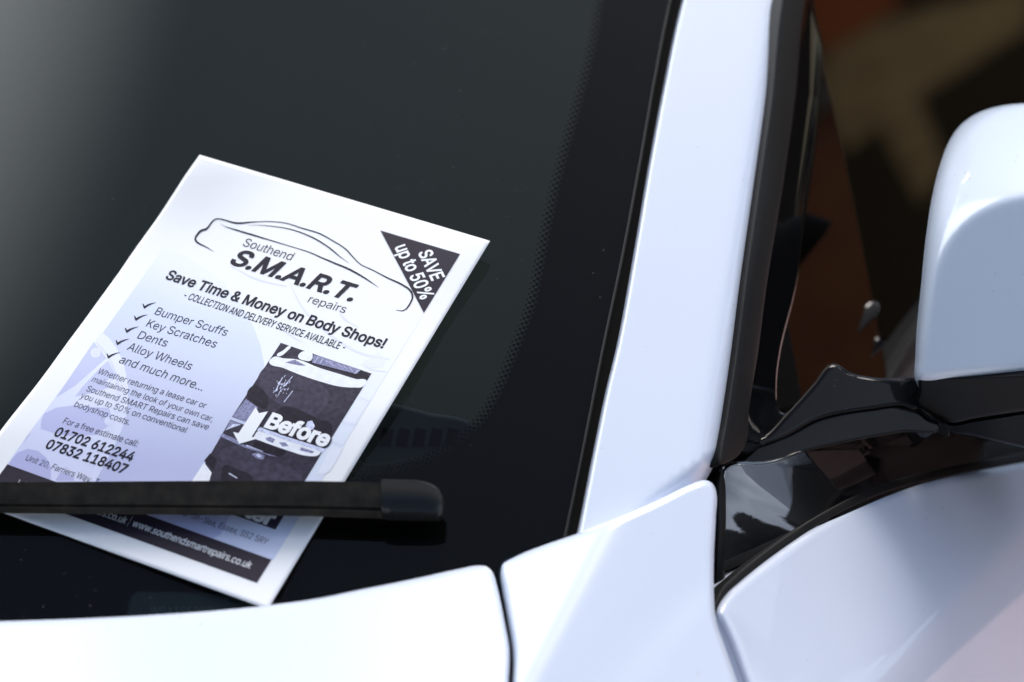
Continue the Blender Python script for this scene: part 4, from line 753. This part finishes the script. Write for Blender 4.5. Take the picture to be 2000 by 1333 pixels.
GL = {}
for line in FONT.split('\n'):
    if not line: continue
    ch = line[0]; parts_ = line[1:].split('/')
    GL[ch] = (float(parts_[0]), [np.array([tuple(map(float, q.split(','))) for q in p.split(' ')]) for p in parts_[1:] if p])
CAPH = 509.0
def embolden(q, w):
    """move an outline outwards (w > 0) or inwards along its normals"""
    d1 = q-np.roll(q, 1, 0); d2 = np.roll(q, -1, 0)-q
    d1 = d1/np.linalg.norm(d1, axis=1)[:, None]; d2 = d2/np.linalg.norm(d2, axis=1)[:, None]
    n1 = np.c_[-d1[:, 1], d1[:, 0]]; n2 = np.c_[-d2[:, 1], d2[:, 0]]
    m = n1+n2; l = np.maximum(np.linalg.norm(m, axis=1), .4)[:, None]
    m = m/l; k = 1/np.clip(np.sum(m*n1, 1), .55, 1)
    return q+m*k[:, None]*w
def text(name, s, start, end, cap, m, parent=flyer, weight=0.0, shear=0.0, caph=None, mk=paper, conv=px2uv, off=None):
    """a line of lettering from a start to an end point of its baseline, cap = a point at capital height"""
    A, B, Cc = conv([start, end, cap]) if cap is not None else np.r_[conv([start, end]), [[0, 0]]]
    e1 = B-A; L_ = np.linalg.norm(e1); e1 /= L_; e2 = np.array([-e1[1], e1[0]])
    hgt = abs((Cc-A) @ e2) if caph is None else caph
    adv = [GL[c][0] for c in s]
    track = 9.0
    tot = sum(adv)-30-track*(len(s)-1)
    last = s[-1]; sx = L_/tot; sy = hgt/CAPH
    off = layer() if off is None else off
    E_ = []; PT_ = []; x = -15.0
    for c in s:
        a, cont = GL[c]
        for p in cont:
            q = embolden(p[np.linalg.norm(p-np.roll(p, 1, 0), axis=1) > .5], weight*CAPH)
            b = len(PT_); n = len(q)
            PT_ += [((gx+x)*sx+gy*sy*shear, gy*sy) for gx, gy in q]
            E_ += [(b+i, b+(i+1) % n) for i in range(n)]
        x += a-track
    PT_ = np.array(PT_)
    r = delaunay_2d_cdt([Vector(v) for v in PT_], E_, [], 1, 1e-5)
    V = np.array([(v.x, v.y) for v in r[0]])
    tri = np.array([f for f in r[2]]); c = V[tri].mean(1)
    # keep the triangles the outlines wind round
    wind = np.zeros(len(c))
    for ia, ib in E_:
        p_, q_ = PT_[ia], PT_[ib]
        cr = (q_[0]-p_[0])*(c[:, 1]-p_[1])-(c[:, 0]-p_[0])*(q_[1]-p_[1])
        wind += np.where((p_[1] <= c[:, 1]) & (q_[1] > c[:, 1]) & (cr > 0), 1, 0)-np.where((p_[1] > c[:, 1]) & (q_[1] <= c[:, 1]) & (cr < 0), 1, 0)
    tri = tri[wind < -.5]
    Q = A+V[:, :1]*e1+V[:, 1:2]*e2
    T2 = [list(t) if np.cross(Q[t[1]]-Q[t[0]], Q[t[2]]-Q[t[0]]) > 0 else list(t)[::-1] for t in tri]
    return newmesh(name, mk(Q, np.full(len(Q), off)), T2, m, parent, True, None, Q/[148., 210.] if mk is paper else None)

Zz = lambda o, k, pts: [(o[0]+x/k, o[1]+y/k) for x, y in pts]      # points read off an enlarged detail
z1 = lambda p: Zz((340, 280), 3.125, p)
z2 = lambda p: Zz((60, 560), 3.3333, p)
z3 = lambda p: Zz((360, 640), 4.1667, p)
z4 = lambda p: Zz((0, 880), 3.2258, p)
zw = lambda p: Zz((0, 640), 4.4423, p)
zs = lambda p: Zz((640, 430), 6.25, p)

# printed backdrop with the ghosted wheel and car
LAY[0] = 1
back = shape('printed_backdrop', [(12.6, 21.4), (139, 21.4), (139, 160), (12.6, 154)], m_backr, px=False)
LAY[0] = 2
shape('backdrop_tint', [*px2uv([(318, 481), (362, 502), (404, 526), (440, 556), (465, 587), (494, 635), (509, 676), (516, 712), (524, 790), (480, 950), (430, 1045), (398, 1060)]), (75, 21.4), (12.6, 21.4)], m_back, back, px=False)
m_pale = mat('pale_print', (.74, .75, .87), .45, spec=.35); m_pale2 = mat('pale_print_edge', (.66, .68, .86), .45, spec=.35)
m_rim = gradmat('ghosted_wheel_print', [(.0, (.60, .61, .83)), (.25, (.66, .68, .85)), (.45, (.78, .80, .89)), (.62, (.85, .85, .88))])
m_lav = gradmat('lavender_print', [(.0, (.41, .41, .67)), (.25, (.48, .49, .73)), (.45, (.58, .61, .80))])
LAY[0] = 3
wheel = shape('ghosted_wheel', [*px2uv(zw([(862, 38), (935, 92), (1000, 175), (1050, 270), (1088, 390), (1108, 520), (1110, 640), (1095, 760), (1050, 900), (990, 1030), (900, 1200), (830, 1330)])), (50, 21.4), (12.6, 21.4)], m_rim, back, px=False)
LAY[0] = 4
joinshapes('wheel_spoke_gaps', [zw(q) for q in (
    [(795, 125), (915, 265), (840, 330), (640, 505), (470, 610)],
    [(930, 290), (1000, 420), (940, 520), (830, 560), (640, 600), (700, 520), (860, 350)],
    [(375, 745), (480, 695), (620, 678), (800, 690), (940, 700), (965, 760), (930, 860), (830, 930), (640, 945), (480, 920), (345, 880), (345, 820)],
    [(265, 905), (240, 950), (195, 1000), (225, 950)],
    [(105, 1140), (150, 1085), (240, 1052), (330, 1072), (400, 1130), (440, 1210), (440, 1330), (400, 1310), (70, 1190)],
    [(520, 1260), (640, 1290), (640, 1330), (480, 1330)])], m_lav, wheel)
LAY[0] = 5
joinshapes('wheel_bolts', [[(cx+r*cos(t), cy+r*.95*sin(t)) for t in np.linspace(0, 2*pi, 20)[:-1]] for cx, cy, r in ((183.5, 689.5, 10), (214, 748, 7.5), (212, 823, 8.5), (178, 904, 8))], m_rim, wheel)
LAY[0] = 6
joinshapes('wheel_bolt_rings', [stroke([(cx+r*cos(t), cy+r*.95*sin(t)) for t in np.linspace(0, 6.0, 18)], [1.2, 1.2]) for cx, cy, r in ((183.5, 689.5, 6), (183.5, 689.5, 2.6), (214, 748, 4.5), (212, 823, 5), (178, 904, 4.5))], m_pale2, wheel)
LAY[0] = 6
joinshapes('wheel_rim_lines', [stroke(zw([(820, 130), (930, 250), (1000, 400), (1030, 560), (1020, 720), (960, 900), (860, 1090), (740, 1330)]), [1.3, 1.6, 1.6, 1.0]),
                               stroke(zw([(950, 290), (1005, 440), (1010, 600), (990, 740), (930, 900), (830, 1100)]), [.8, 1.4, .8]),
                               stroke(zw([(360, 760), (345, 840), (355, 890)]), [.8, 2.0, .8])], m_pale2, wheel)
LAY[0] = 4
joinshapes('ghosted_car_lines', [stroke([(566, 552), (590, 600), (640, 650), (705, 690), (760, 702)], [1, 4, 5, 2]), stroke([(528, 618), (560, 650), (590, 668)], [1, 3, 1]),
    stroke(z3([(1440, 300), (1520, 340), (1650, 360)]), [1, 3, 1]), stroke(z3([(1420, 570), (1510, 600)]), [3, 2]), stroke(z3([(1290, 770), (1400, 790)]), [6, 4]), stroke(z3([(1200, 930), (1300, 960)]), [3, 2]),
    stroke([(655, 590), (672, 622), (700, 640)], [1, 5, 1]), stroke([(450, 520), (500, 545), (560, 560)], [1, 4, 1])], m_pale, back)
LAY[0] = 3
joinshapes('ghosted_car_panels', [z3([(1430, 590), (1500, 610), (1380, 790), (1290, 760)]), z3([(1500, 250), (1580, 200), (1640, 260), (1620, 320), (1520, 330), (1450, 290)]), z3([(1200, 960), (1290, 990), (1180, 1180), (1080, 1200)])], mat('pale_print_panel', (.78, .80, .88), .45, spec=.35), back)

# logo: a brush-line car, the trade name
LAY[0] = 7
joinshapes('logo_car_outline', [
    stroke(z1([(240, 661), (190, 632), (135, 603), (124, 588), (140, 555), (163, 532), (190, 526), (208, 508), (238, 470), (262, 461), (292, 465), (378, 487), (480, 481), (580, 478), (680, 487), (780, 518), (890, 552), (960, 590), (1050, 648), (1090, 692), (1140, 740), (1200, 768), (1300, 820), (1400, 868), (1442, 900), (1456, 935), (1442, 975), (1418, 1010), (1400, 1022), (1352, 1018)]),
           [.4, 2.0, 3.8, 4.2, 2.8, 1.7, 2.4, 3.2, 2.2, 1.3, 1.2, 1.3, 1.4, 1.7, 1.9, 2.0, 2.0, 2.0, 1.9, 2.2, 1.6, 1.5, 1.6, 1.8, 2.4, 3.0, 3.4, 3.4, 2.6, .5]),
    stroke(z1([(450, 501), (520, 500), (600, 507), (680, 518), (760, 540), (860, 583), (950, 640), (1010, 690), (1068, 733)]), [.3, 1.0, 1.4, 1.9, 2.4, 2.2, .3]),
    stroke(z1([(282, 493), (310, 508), (350, 521), (430, 545), (560, 584), (700, 626), (830, 667), (900, 698), (980, 732), (1060, 765), (1140, 808), (1250, 880)]), [.3, 2.4, 3.0, 2.0, 1.4, 1.2, 1.6, 2.2, 2.9, 3.2, 2.4, .3])], m_ink)
text('trade_name_line', 'Southend', (471.5, 479.5), (568.5, 509.5), (574.6, 493.6), m_ink, weight=-.010)
text('trade_name_bold', 'S.M.A.R.T.', (445, 513.8), (687, 589.2), (701, 558.6), m_ink, weight=.048, shear=.21)
text('trade_name_line', 'repairs', (598.6, 590.0), (673, 612.2), None, m_ink, weight=-.010, caph=4.4)

# money-off corner
LAY[0] = 7
badge = shape('discount_badge', [(743, 450.5), (898.5, 496.5), (828, 611.3)], m_inkp)
LAY[0] = 8
text('badge_lettering', 'SAVE', zs([(1103, 400)])[0], zs([(1275, 748)])[0], zs([(1425, 685)])[0], m_white, badge, weight=.042)
text('badge_lettering', 'up to 50%', zs([(815, 330)])[0], zs([(1148, 985)])[0], zs([(1283, 880)])[0], m_white, badge, weight=.040)

# headline, sub-line, list with ticks
LAY[0] = 8
text('headline', 'Save Time & Money on Body Shops!', (319.5, 544), (748, 681), (479.8, 574.6), m_ink, weight=.042)
text('delivery_line', '- COLLECTION AND DELIVERY SERVICE AVAILABLE -', (354, 581.0), (672.5, 685.8), (481.3, 608.2), m_ink, weight=.010)
LISTED = (('Bumper Scuffs', (297.8, 613.6), (441, 657)), ('Key Scratches', (281.2, 637.2), (419.5, 680)), ('Dents', (264, 660.2), (323, 678)), ('Alloy Wheels', (245, 683.2), (371, 723.4)), ('and much more...', (229, 708.2), (395, 764.4)))
for s, a, b in LISTED:
    text('repair_list_line', s, a, b, None, m_ink, weight=-.009, caph=4.4)
for x, y in ((735, 143), (680, 222), (620, 301), (560, 380), (501, 468)):
    x0, y0 = z2([(x, y)])[0]
    shape('tick_mark', [(x0-4.6, y0-9), (x0-2.8, y0-9.6), (x0-.2, y0-5.0), (x0+6, y0-8.2), (x0+14, y0-10.7), (x0+24, y0-12.2), (x0+15, y0-8.9), (x0+7.4, y0-5.2), (x0-.6, y0+.6), (x0-2.6, y0-2.5)], m_ink, step=2)
for s, a, b in (('Whether returning a lease car or', (187, 729.4), (399.5, 798)), ('maintaining the look of your own car,', (175, 745.2), (414.5, 824.6)), ('Southend SMART Repairs can save', (164.5, 763.4), (405, 840)), ('you up to 50% on conventional', (153.5, 777), (362, 846)), ('bodyshop costs.', (141, 793.6), (251, 830.6))):
    text('blurb_line', s, a, b, None, m_ink, weight=-.010, caph=3.15)
text('call_line', 'For a free estimate call:', (119.5, 826.6), (267, 873), None, m_ink, weight=-.008, caph=3.2)
text('phone_number', '01702 612244', (102.6, 850.4), (256, 901.6), (115.5, 834.8), m_ink, weight=.046)
text('phone_number', '07832 118407', (86, 874.4), (242.5, 925.8), (99, 858.6), m_ink, weight=.046)
text('address_line', 'Unit 20, Farriers Way, Temple Farm', (47, 898.6), (262, 972.6), None, m_ink, weight=-.008, caph=3.0)
text('address_line', 'nd-on-Sea, Essex, SS2 5RY', (349, 1004.4), (520, 1064.6), None, m_ink, weight=-.008, caph=3.0)

# the two photographs and the arrow
K1 = print_mat('photo_dark', (.038, .031, .050), .35, 12); K2 = print_mat('photo_darker', (.017, .013, .022), .3, 12)
K3 = print_mat('photo_mid', (.24, .24, .38), .35, 25); K4 = print_mat('photo_light', (.62, .64, .84), .22, 20); K5 = print_mat('photo_white', (.83, .84, .89), .06, 8)
K6 = print_mat('photo_dull', (.05, .042, .068), .3, 10)
LAY[0] = 5
ph1 = shape('before_photo', z3([(785, 125), (1524, 375), (1139, 996), (388, 727)]), K1)
LAY[0] = 6
joinshapes('photo_body_tones', [z3([(700, 300), (1100, 445), (1180, 560), (1050, 720), (800, 640), (640, 520), (590, 460)])], K6, ph1)
LAY[0] = 7
joinshapes('photo_dark_shapes', [z3([(570, 470), (660, 530), (686, 590), (660, 662), (600, 640), (508, 556)]), z3([(760, 670), (820, 640), (960, 680), (1080, 740), (1205, 800), (1130, 930), (700, 770)]), z3([(925, 262), (1000, 280), (1240, 350), (1480, 425), (1500, 405), (1260, 330), (1000, 262)])], K2, ph1)
LAY[0] = 8
joinshapes('photo_white_bumper', [z3([(690, 285), (705, 255), (740, 236), (800, 250), (900, 258), (960, 272), (1080, 322), (1250, 375), (1400, 420), (1484, 434), (1452, 482), (1380, 489), (1250, 478), (1100, 438), (950, 388), (800, 328)]),
    z3([(925, 240), (962, 195), (1005, 195), (1040, 208), (1030, 270), (980, 270)]), z3([(752, 225), (800, 190), (868, 152), (845, 185), (760, 235)])], K5, ph1)
LAY[0] = 8
joinshapes('photo_lamp', [z3([(1005, 765), (1040, 758), (1062, 800), (1052, 825), (1030, 838), (985, 800)])], K4, ph1)
LAY[0] = 9
for q_ in [z3([(500, 582), (560, 622), (600, 652), (540, 760), (490, 762), (393, 722)]), z3([(820, 285), (900, 262), (990, 312), (940, 310), (870, 296)]), z3([(1050, 225), (1100, 232), (1250, 283), (1440, 345), (1400, 378), (1250, 340), (1040, 285)])]: shape('photo_mid_tone', q_, K3, ph1)
rr = random.Random(3)
fl = []
for _ in range(42):
    t = rr.random(); cx = 735+70*t+rr.gauss(0, 22)+40*rr.random(); cy = 525-90*t+rr.gauss(0, 22); l = rr.uniform(5, 18); a = rr.uniform(-1.3, -.7)
    fl.append(z3([(cx-l*cos(a), cy-l*sin(a)), (cx+2.2, cy+2.2), (cx+l*cos(a), cy+l*sin(a)), (cx-2.2, cy-2.2)]))
for (xa, ya, xb, yb) in ((880, 398, 808, 480), (882, 515, 812, 605), (800, 405, 740, 520), (1090, 238, 1060, 285), (1130, 250, 1105, 290), (1180, 270, 1215, 315), (1250, 290, 1290, 330), (1340, 320, 1370, 355), (1420, 345, 1385, 375), (1150, 262, 1190, 300), (1300, 310, 1325, 340)):
    fl.append(z3([(xa-3, ya), (xa+3, ya+2), (xb+3, yb+2), (xb-3, yb)]))
LAY[0] = 10
joinshapes('photo_scratches', fl, K4, ph1, step=3)
LAY[0] = 5
ph2 = shape('after_photo', [z3([(375, 750)])[0], z3([(1120, 1020)])[0], (538, 1035), (362, 973)], K1)
LAY[0] = 6
joinshapes('photo_body_tones', [z3([(420, 960), (700, 1080), (900, 1160), (960, 1250), (560, 1230), (330, 1110), (290, 1020)])], K6, ph2)
LAY[0] = 7
joinshapes('photo_dark_shapes', [z3([(160, 1085), (212, 1022), (266, 1080), (244, 1162)]), z3([(300, 1210), (330, 1122), (420, 1150), (560, 1230), (545, 1262), (310, 1280)]), z3([(700, 1040), (560, 945), (620, 930), (760, 985), (830, 1010), (780, 1050)])], K2, ph2)
LAY[0] = 8
joinshapes('photo_white_bumper', [z3([(560, 892), (605, 842), (750, 890), (900, 940), (1000, 966), (1110, 1012), (1088, 1040), (980, 1042), (900, 1020), (750, 970), (620, 922)]),
    z3([(160, 1098), (222, 1182), (200, 1260), (55, 1260)])], K5, ph2)
LAY[0] = 9
for q_ in [z3([(310, 862), (400, 900), (500, 962), (620, 1012), (760, 1052), (700, 1044), (480, 972), (288, 884)]), z3([(660, 900), (700, 890), (740, 910), (720, 940), (670, 920)]), z3([(770, 935), (820, 935), (850, 965), (800, 970)]), z3([(950, 975), (1060, 1010), (1040, 1025), (940, 1000)]), z3([(545, 1030), (600, 1018), (655, 1045), (640, 1075), (590, 1065)]), z3([(375, 755), (470, 785), (430, 800), (340, 830)])]: shape('photo_mid_tone', q_, K3, ph2)
LAY[0] = 10
joinshapes('photo_highlights', [z3([(330, 838), (400, 785), (460, 790), (390, 815)]), z3([(365, 1182), (430, 1222), (428, 1230), (362, 1192)]), z3([(580, 1035), (610, 1030), (630, 1050), (605, 1058)]), z3([(505, 955), (640, 1008), (640, 1014), (500, 963)])], K4, ph2)
LAY[0] = 10
shape('photo_divider', z3([(608, 818), (1147, 988), (1130, 1015), (592, 838)]), K4)
LAY[0] = 10
shape('arrow_shadow', z3([(588, 662), (613, 708), (690, 690), (560, 896), (592, 914), (455, 956), (402, 858), (448, 868)]), K2)
LAY[0] = 11
shape('white_arrow', z3([(580, 648), (607, 698), (680, 683), (550, 888), (582, 908), (447, 947), (397, 850), (441, 861)]), m_white)
LAY[0] = 11
text('photo_caption_shadow', 'Before', (518.5, 835.2), (638.5, 875.6), (538.8, 811), K2, weight=.075)
LAY[0] = 12
text('photo_caption', 'Before', (515, 832.6), (635.5, 872.6), (535.6, 808.6), m_white, weight=.072)
LAY[0] = 12
text('photo_caption', 'After', (433, 992.6), (527, 1026.4), None, m_white, weight=.07, caph=6.2)

# footer band with the web address
LAY[0] = 5
foot_b = shape('footer_band', [(12.7, 9.3), (138.2, 9.3), (138.3, 21.4), (12.7, 21.9)], m_inkp, px=False)
LAY[0] = 6
text('web_address', 'info@southendsmartrepairs.co.uk', (29, 949.5), (243.5, 1023.5), None, m_white, foot_b, weight=.006, caph=3.4)
text('web_divider', '|', (249.2, 1024.5), (250.8, 1025.0), None, m_white, foot_b, weight=-.004, caph=3.4)
text('web_address', 'www.southendsmartrepairs.co.uk', (256.5, 1027.2), (487.5, 1111), None, m_white, foot_b, weight=.004, caph=3.3)

# faint characters on the chassis-number plate
def plate(Q, off): return at(Q[:, 0], Q[:, 1], wWoff(-.0019)(Q[:, 0], Q[:, 1]))
text('plate_characters', 'WBA1S5200V', (293, -1202), (428, -1203), (293, -1185), mat('plate_ink', (.22, .26, .26), .6), vp, weight=-.02, mk=lambda Q, off: plate(Q*[1, -1], off), conv=lambda q: np.asarray(q, float))

# ------------------------------------------------------------------ surroundings that the paint and glass mirror
def brickmat(name, c1, c2, mort, sc):
    m = mat(name, c1, .85, spec=.2); N, L, b = nodes(m)
    tc = N.new('ShaderNodeTexCoord'); mp = N.new('ShaderNodeMapping'); mp.inputs['Rotation'].default_value = (radians(90), 0, 0)
    br = N.new('ShaderNodeTexBrick'); br.inputs['Scale'].default_value = sc; br.inputs['Color1'].default_value = (*c1, 1); br.inputs['Color2'].default_value = (*c2, 1); br.inputs['Mortar'].default_value = (*mort, 1)
    L.new(tc.outputs['Object'], mp.inputs[0]); L.new(mp.outputs[0], br.inputs['Vector']); L.new(br.outputs[0], b.inputs['Base Color']); return m
# sandy paving slabs, seen mirrored in the door window
def mirrored(px, py):
    p, r = refl(PWn, px, py); t = -p[2]/r[2]; return p+r*t
for q in ([(1600, 140), (1650, 60), (1790, 25), (2010, -25), (2010, 55), (1800, 190), (1740, 225), (1655, 300), (1625, 240)], [(1770, 200), (1800, 205), (1850, 330), (1800, 400), (1715, 240)]):
    P_ = [mirrored(*p) for p in q]
    zz = .004 if len(q) > 6 else .008
    V_ = [(p[0], p[1], zz) for p in P_]
    s_ = newmesh('path', V_, [list(range(len(q)))], m_path, None, False); tag(s_, kind='structure')
# low brick garden wall
wallr = empty('garden_wall', (6.2, 6.6, 0)); tag(wallr, 'orange brick garden wall mirrored in the black corner trim beside the windscreen', 'wall')
m_brick = brickmat('orange_brick', (.55, .17, .05), (.42, .12, .045), (.30, .22, .15), 4.5)
wb = box('brickwork', (-1.9, -.12, 0), (3.6, .12, 1.75), m_brick, wallr); cpn = box('coping', (-1.95, -.17, 1.752), (3.65, .17, 1.83), mat('stone_coping', (.3, .27, .22), .8), wallr)
wallr.rotation_euler = (0, 0, radians(-40))
# conifers behind it
m_leaf = mat('conifer_leaf', (.035, .026, .012), .7, spec=.3); m_bark = mat('bark', (.06, .04, .025), .9)
t_ = noise(m_leaf, 3, 3); r_ = ramp(m_leaf, t_.outputs[0], [(.35, (.022, .018, .008)), (.7, (.06, .042, .018))]); nodes(m_leaf)[1].new(r_.outputs[0], nodes(m_leaf)[2].inputs['Base Color'])
def conifer(x, y, h, rad, label, seed, taper):
    r = random.Random(seed); t = empty('conifer_tree', (x, y, 0)); tag(t, label, 'tree', 'conifers beyond the garden wall')
    V = []; Fc = []
    for i in range(9):
        pass
    n = 8; ring = lambda z, q: [(q*cos(k*2*pi/n), q*sin(k*2*pi/n), z) for k in range(n)]
    V = ring(0, .14)+ring(h*.5, .08)+ring(h*.93, .02)
    Fc = [[a*n+k, a*n+(k+1) % n, (a+1)*n+(k+1) % n, (a+1)*n+k] for a in range(2) for k in range(n)]
    newmesh('trunk', V, Fc, m_bark, t)
    V = []; Fc = []
    for i in range(5200):
        f_ = r.random()**.8; z = .3+f_*(h-.3)
        q = rad*(1-f_)**taper*(.35+.65*r.random()**.4)*(1+.18*sin(z*7+seed)); a = r.random()*2*pi
        c = Vector((q*cos(a), q*sin(a), z)); d = Vector((cos(a), sin(a), .55+r.uniform(-.4, .5))).normalized()
        s = d.cross(Vector((r.uniform(-1, 1), r.uniform(-1, 1), 1))).normalized()*r.uniform(.03, .07); L_ = r.uniform(.12, .34)
        b = len(V); V += [c-s, c+s, c+s*.4+d*L_, c-s*.4+d*L_]; Fc.append([b, b+1, b+2, b+3])
    newmesh('crown', V, Fc, m_leaf, t, False)
conifer(8.7, 4.4, 4.1, 1.2, 'low dark conifer second from the left of the row beyond the garden wall', 1, .65)
conifer(9.3, 3.0, 4.7, 1.25, 'tallest conifer in the middle of the row beyond the garden wall', 2, .65)
conifer(9.6, 1.5, 3.7, 1.2, 'low broad conifer at the right end of the row beyond the garden wall', 4, .6)
conifer(8.3, 5.6, 3.9, 1.1, 'slim short conifer at the outer left end of the row beyond the garden wall', 6, .6)
conifer(11.5, 2.3, 5.0, 1.5, 'wide conifer standing behind the others of the row', 8, .6)
conifer(5.9, 8.7, 6.4, 1.15, 'tall columnar conifer added behind the garden wall to darken the door panel reflection', 11, .25)  # this one and the next are added to keep sky off the door panel
conifer(7.0, 8.9, 6.0, 1.1, 'columnar conifer added to the right of the tall one to darken the same reflection', 12, .25)
# a terracotta planter added to give the door window its orange reflection
p_, r_ = refl(PWn, 1618, -42); q_ = p_+r_*19
pl = empty('added_planter', (q_[0], q_[1], 0)); tag(pl, 'orange terracotta planter added for the orange reflection at the top edge of the door window', 'planter')
m_terra = mat('terracotta', (.75, .17, .035), .8)
box('planter_wall', (-.42, -.4, 0), (.42, .4, .62), m_terra, pl); box('planter_rim', (-.46, -.44, .622), (.46, .44, .70), m_terra, pl); box('soil', (-.4, -.36, .702), (.4, .36, .71), m_bark, pl)
pl.rotation_euler = (0, 0, radians(-20))
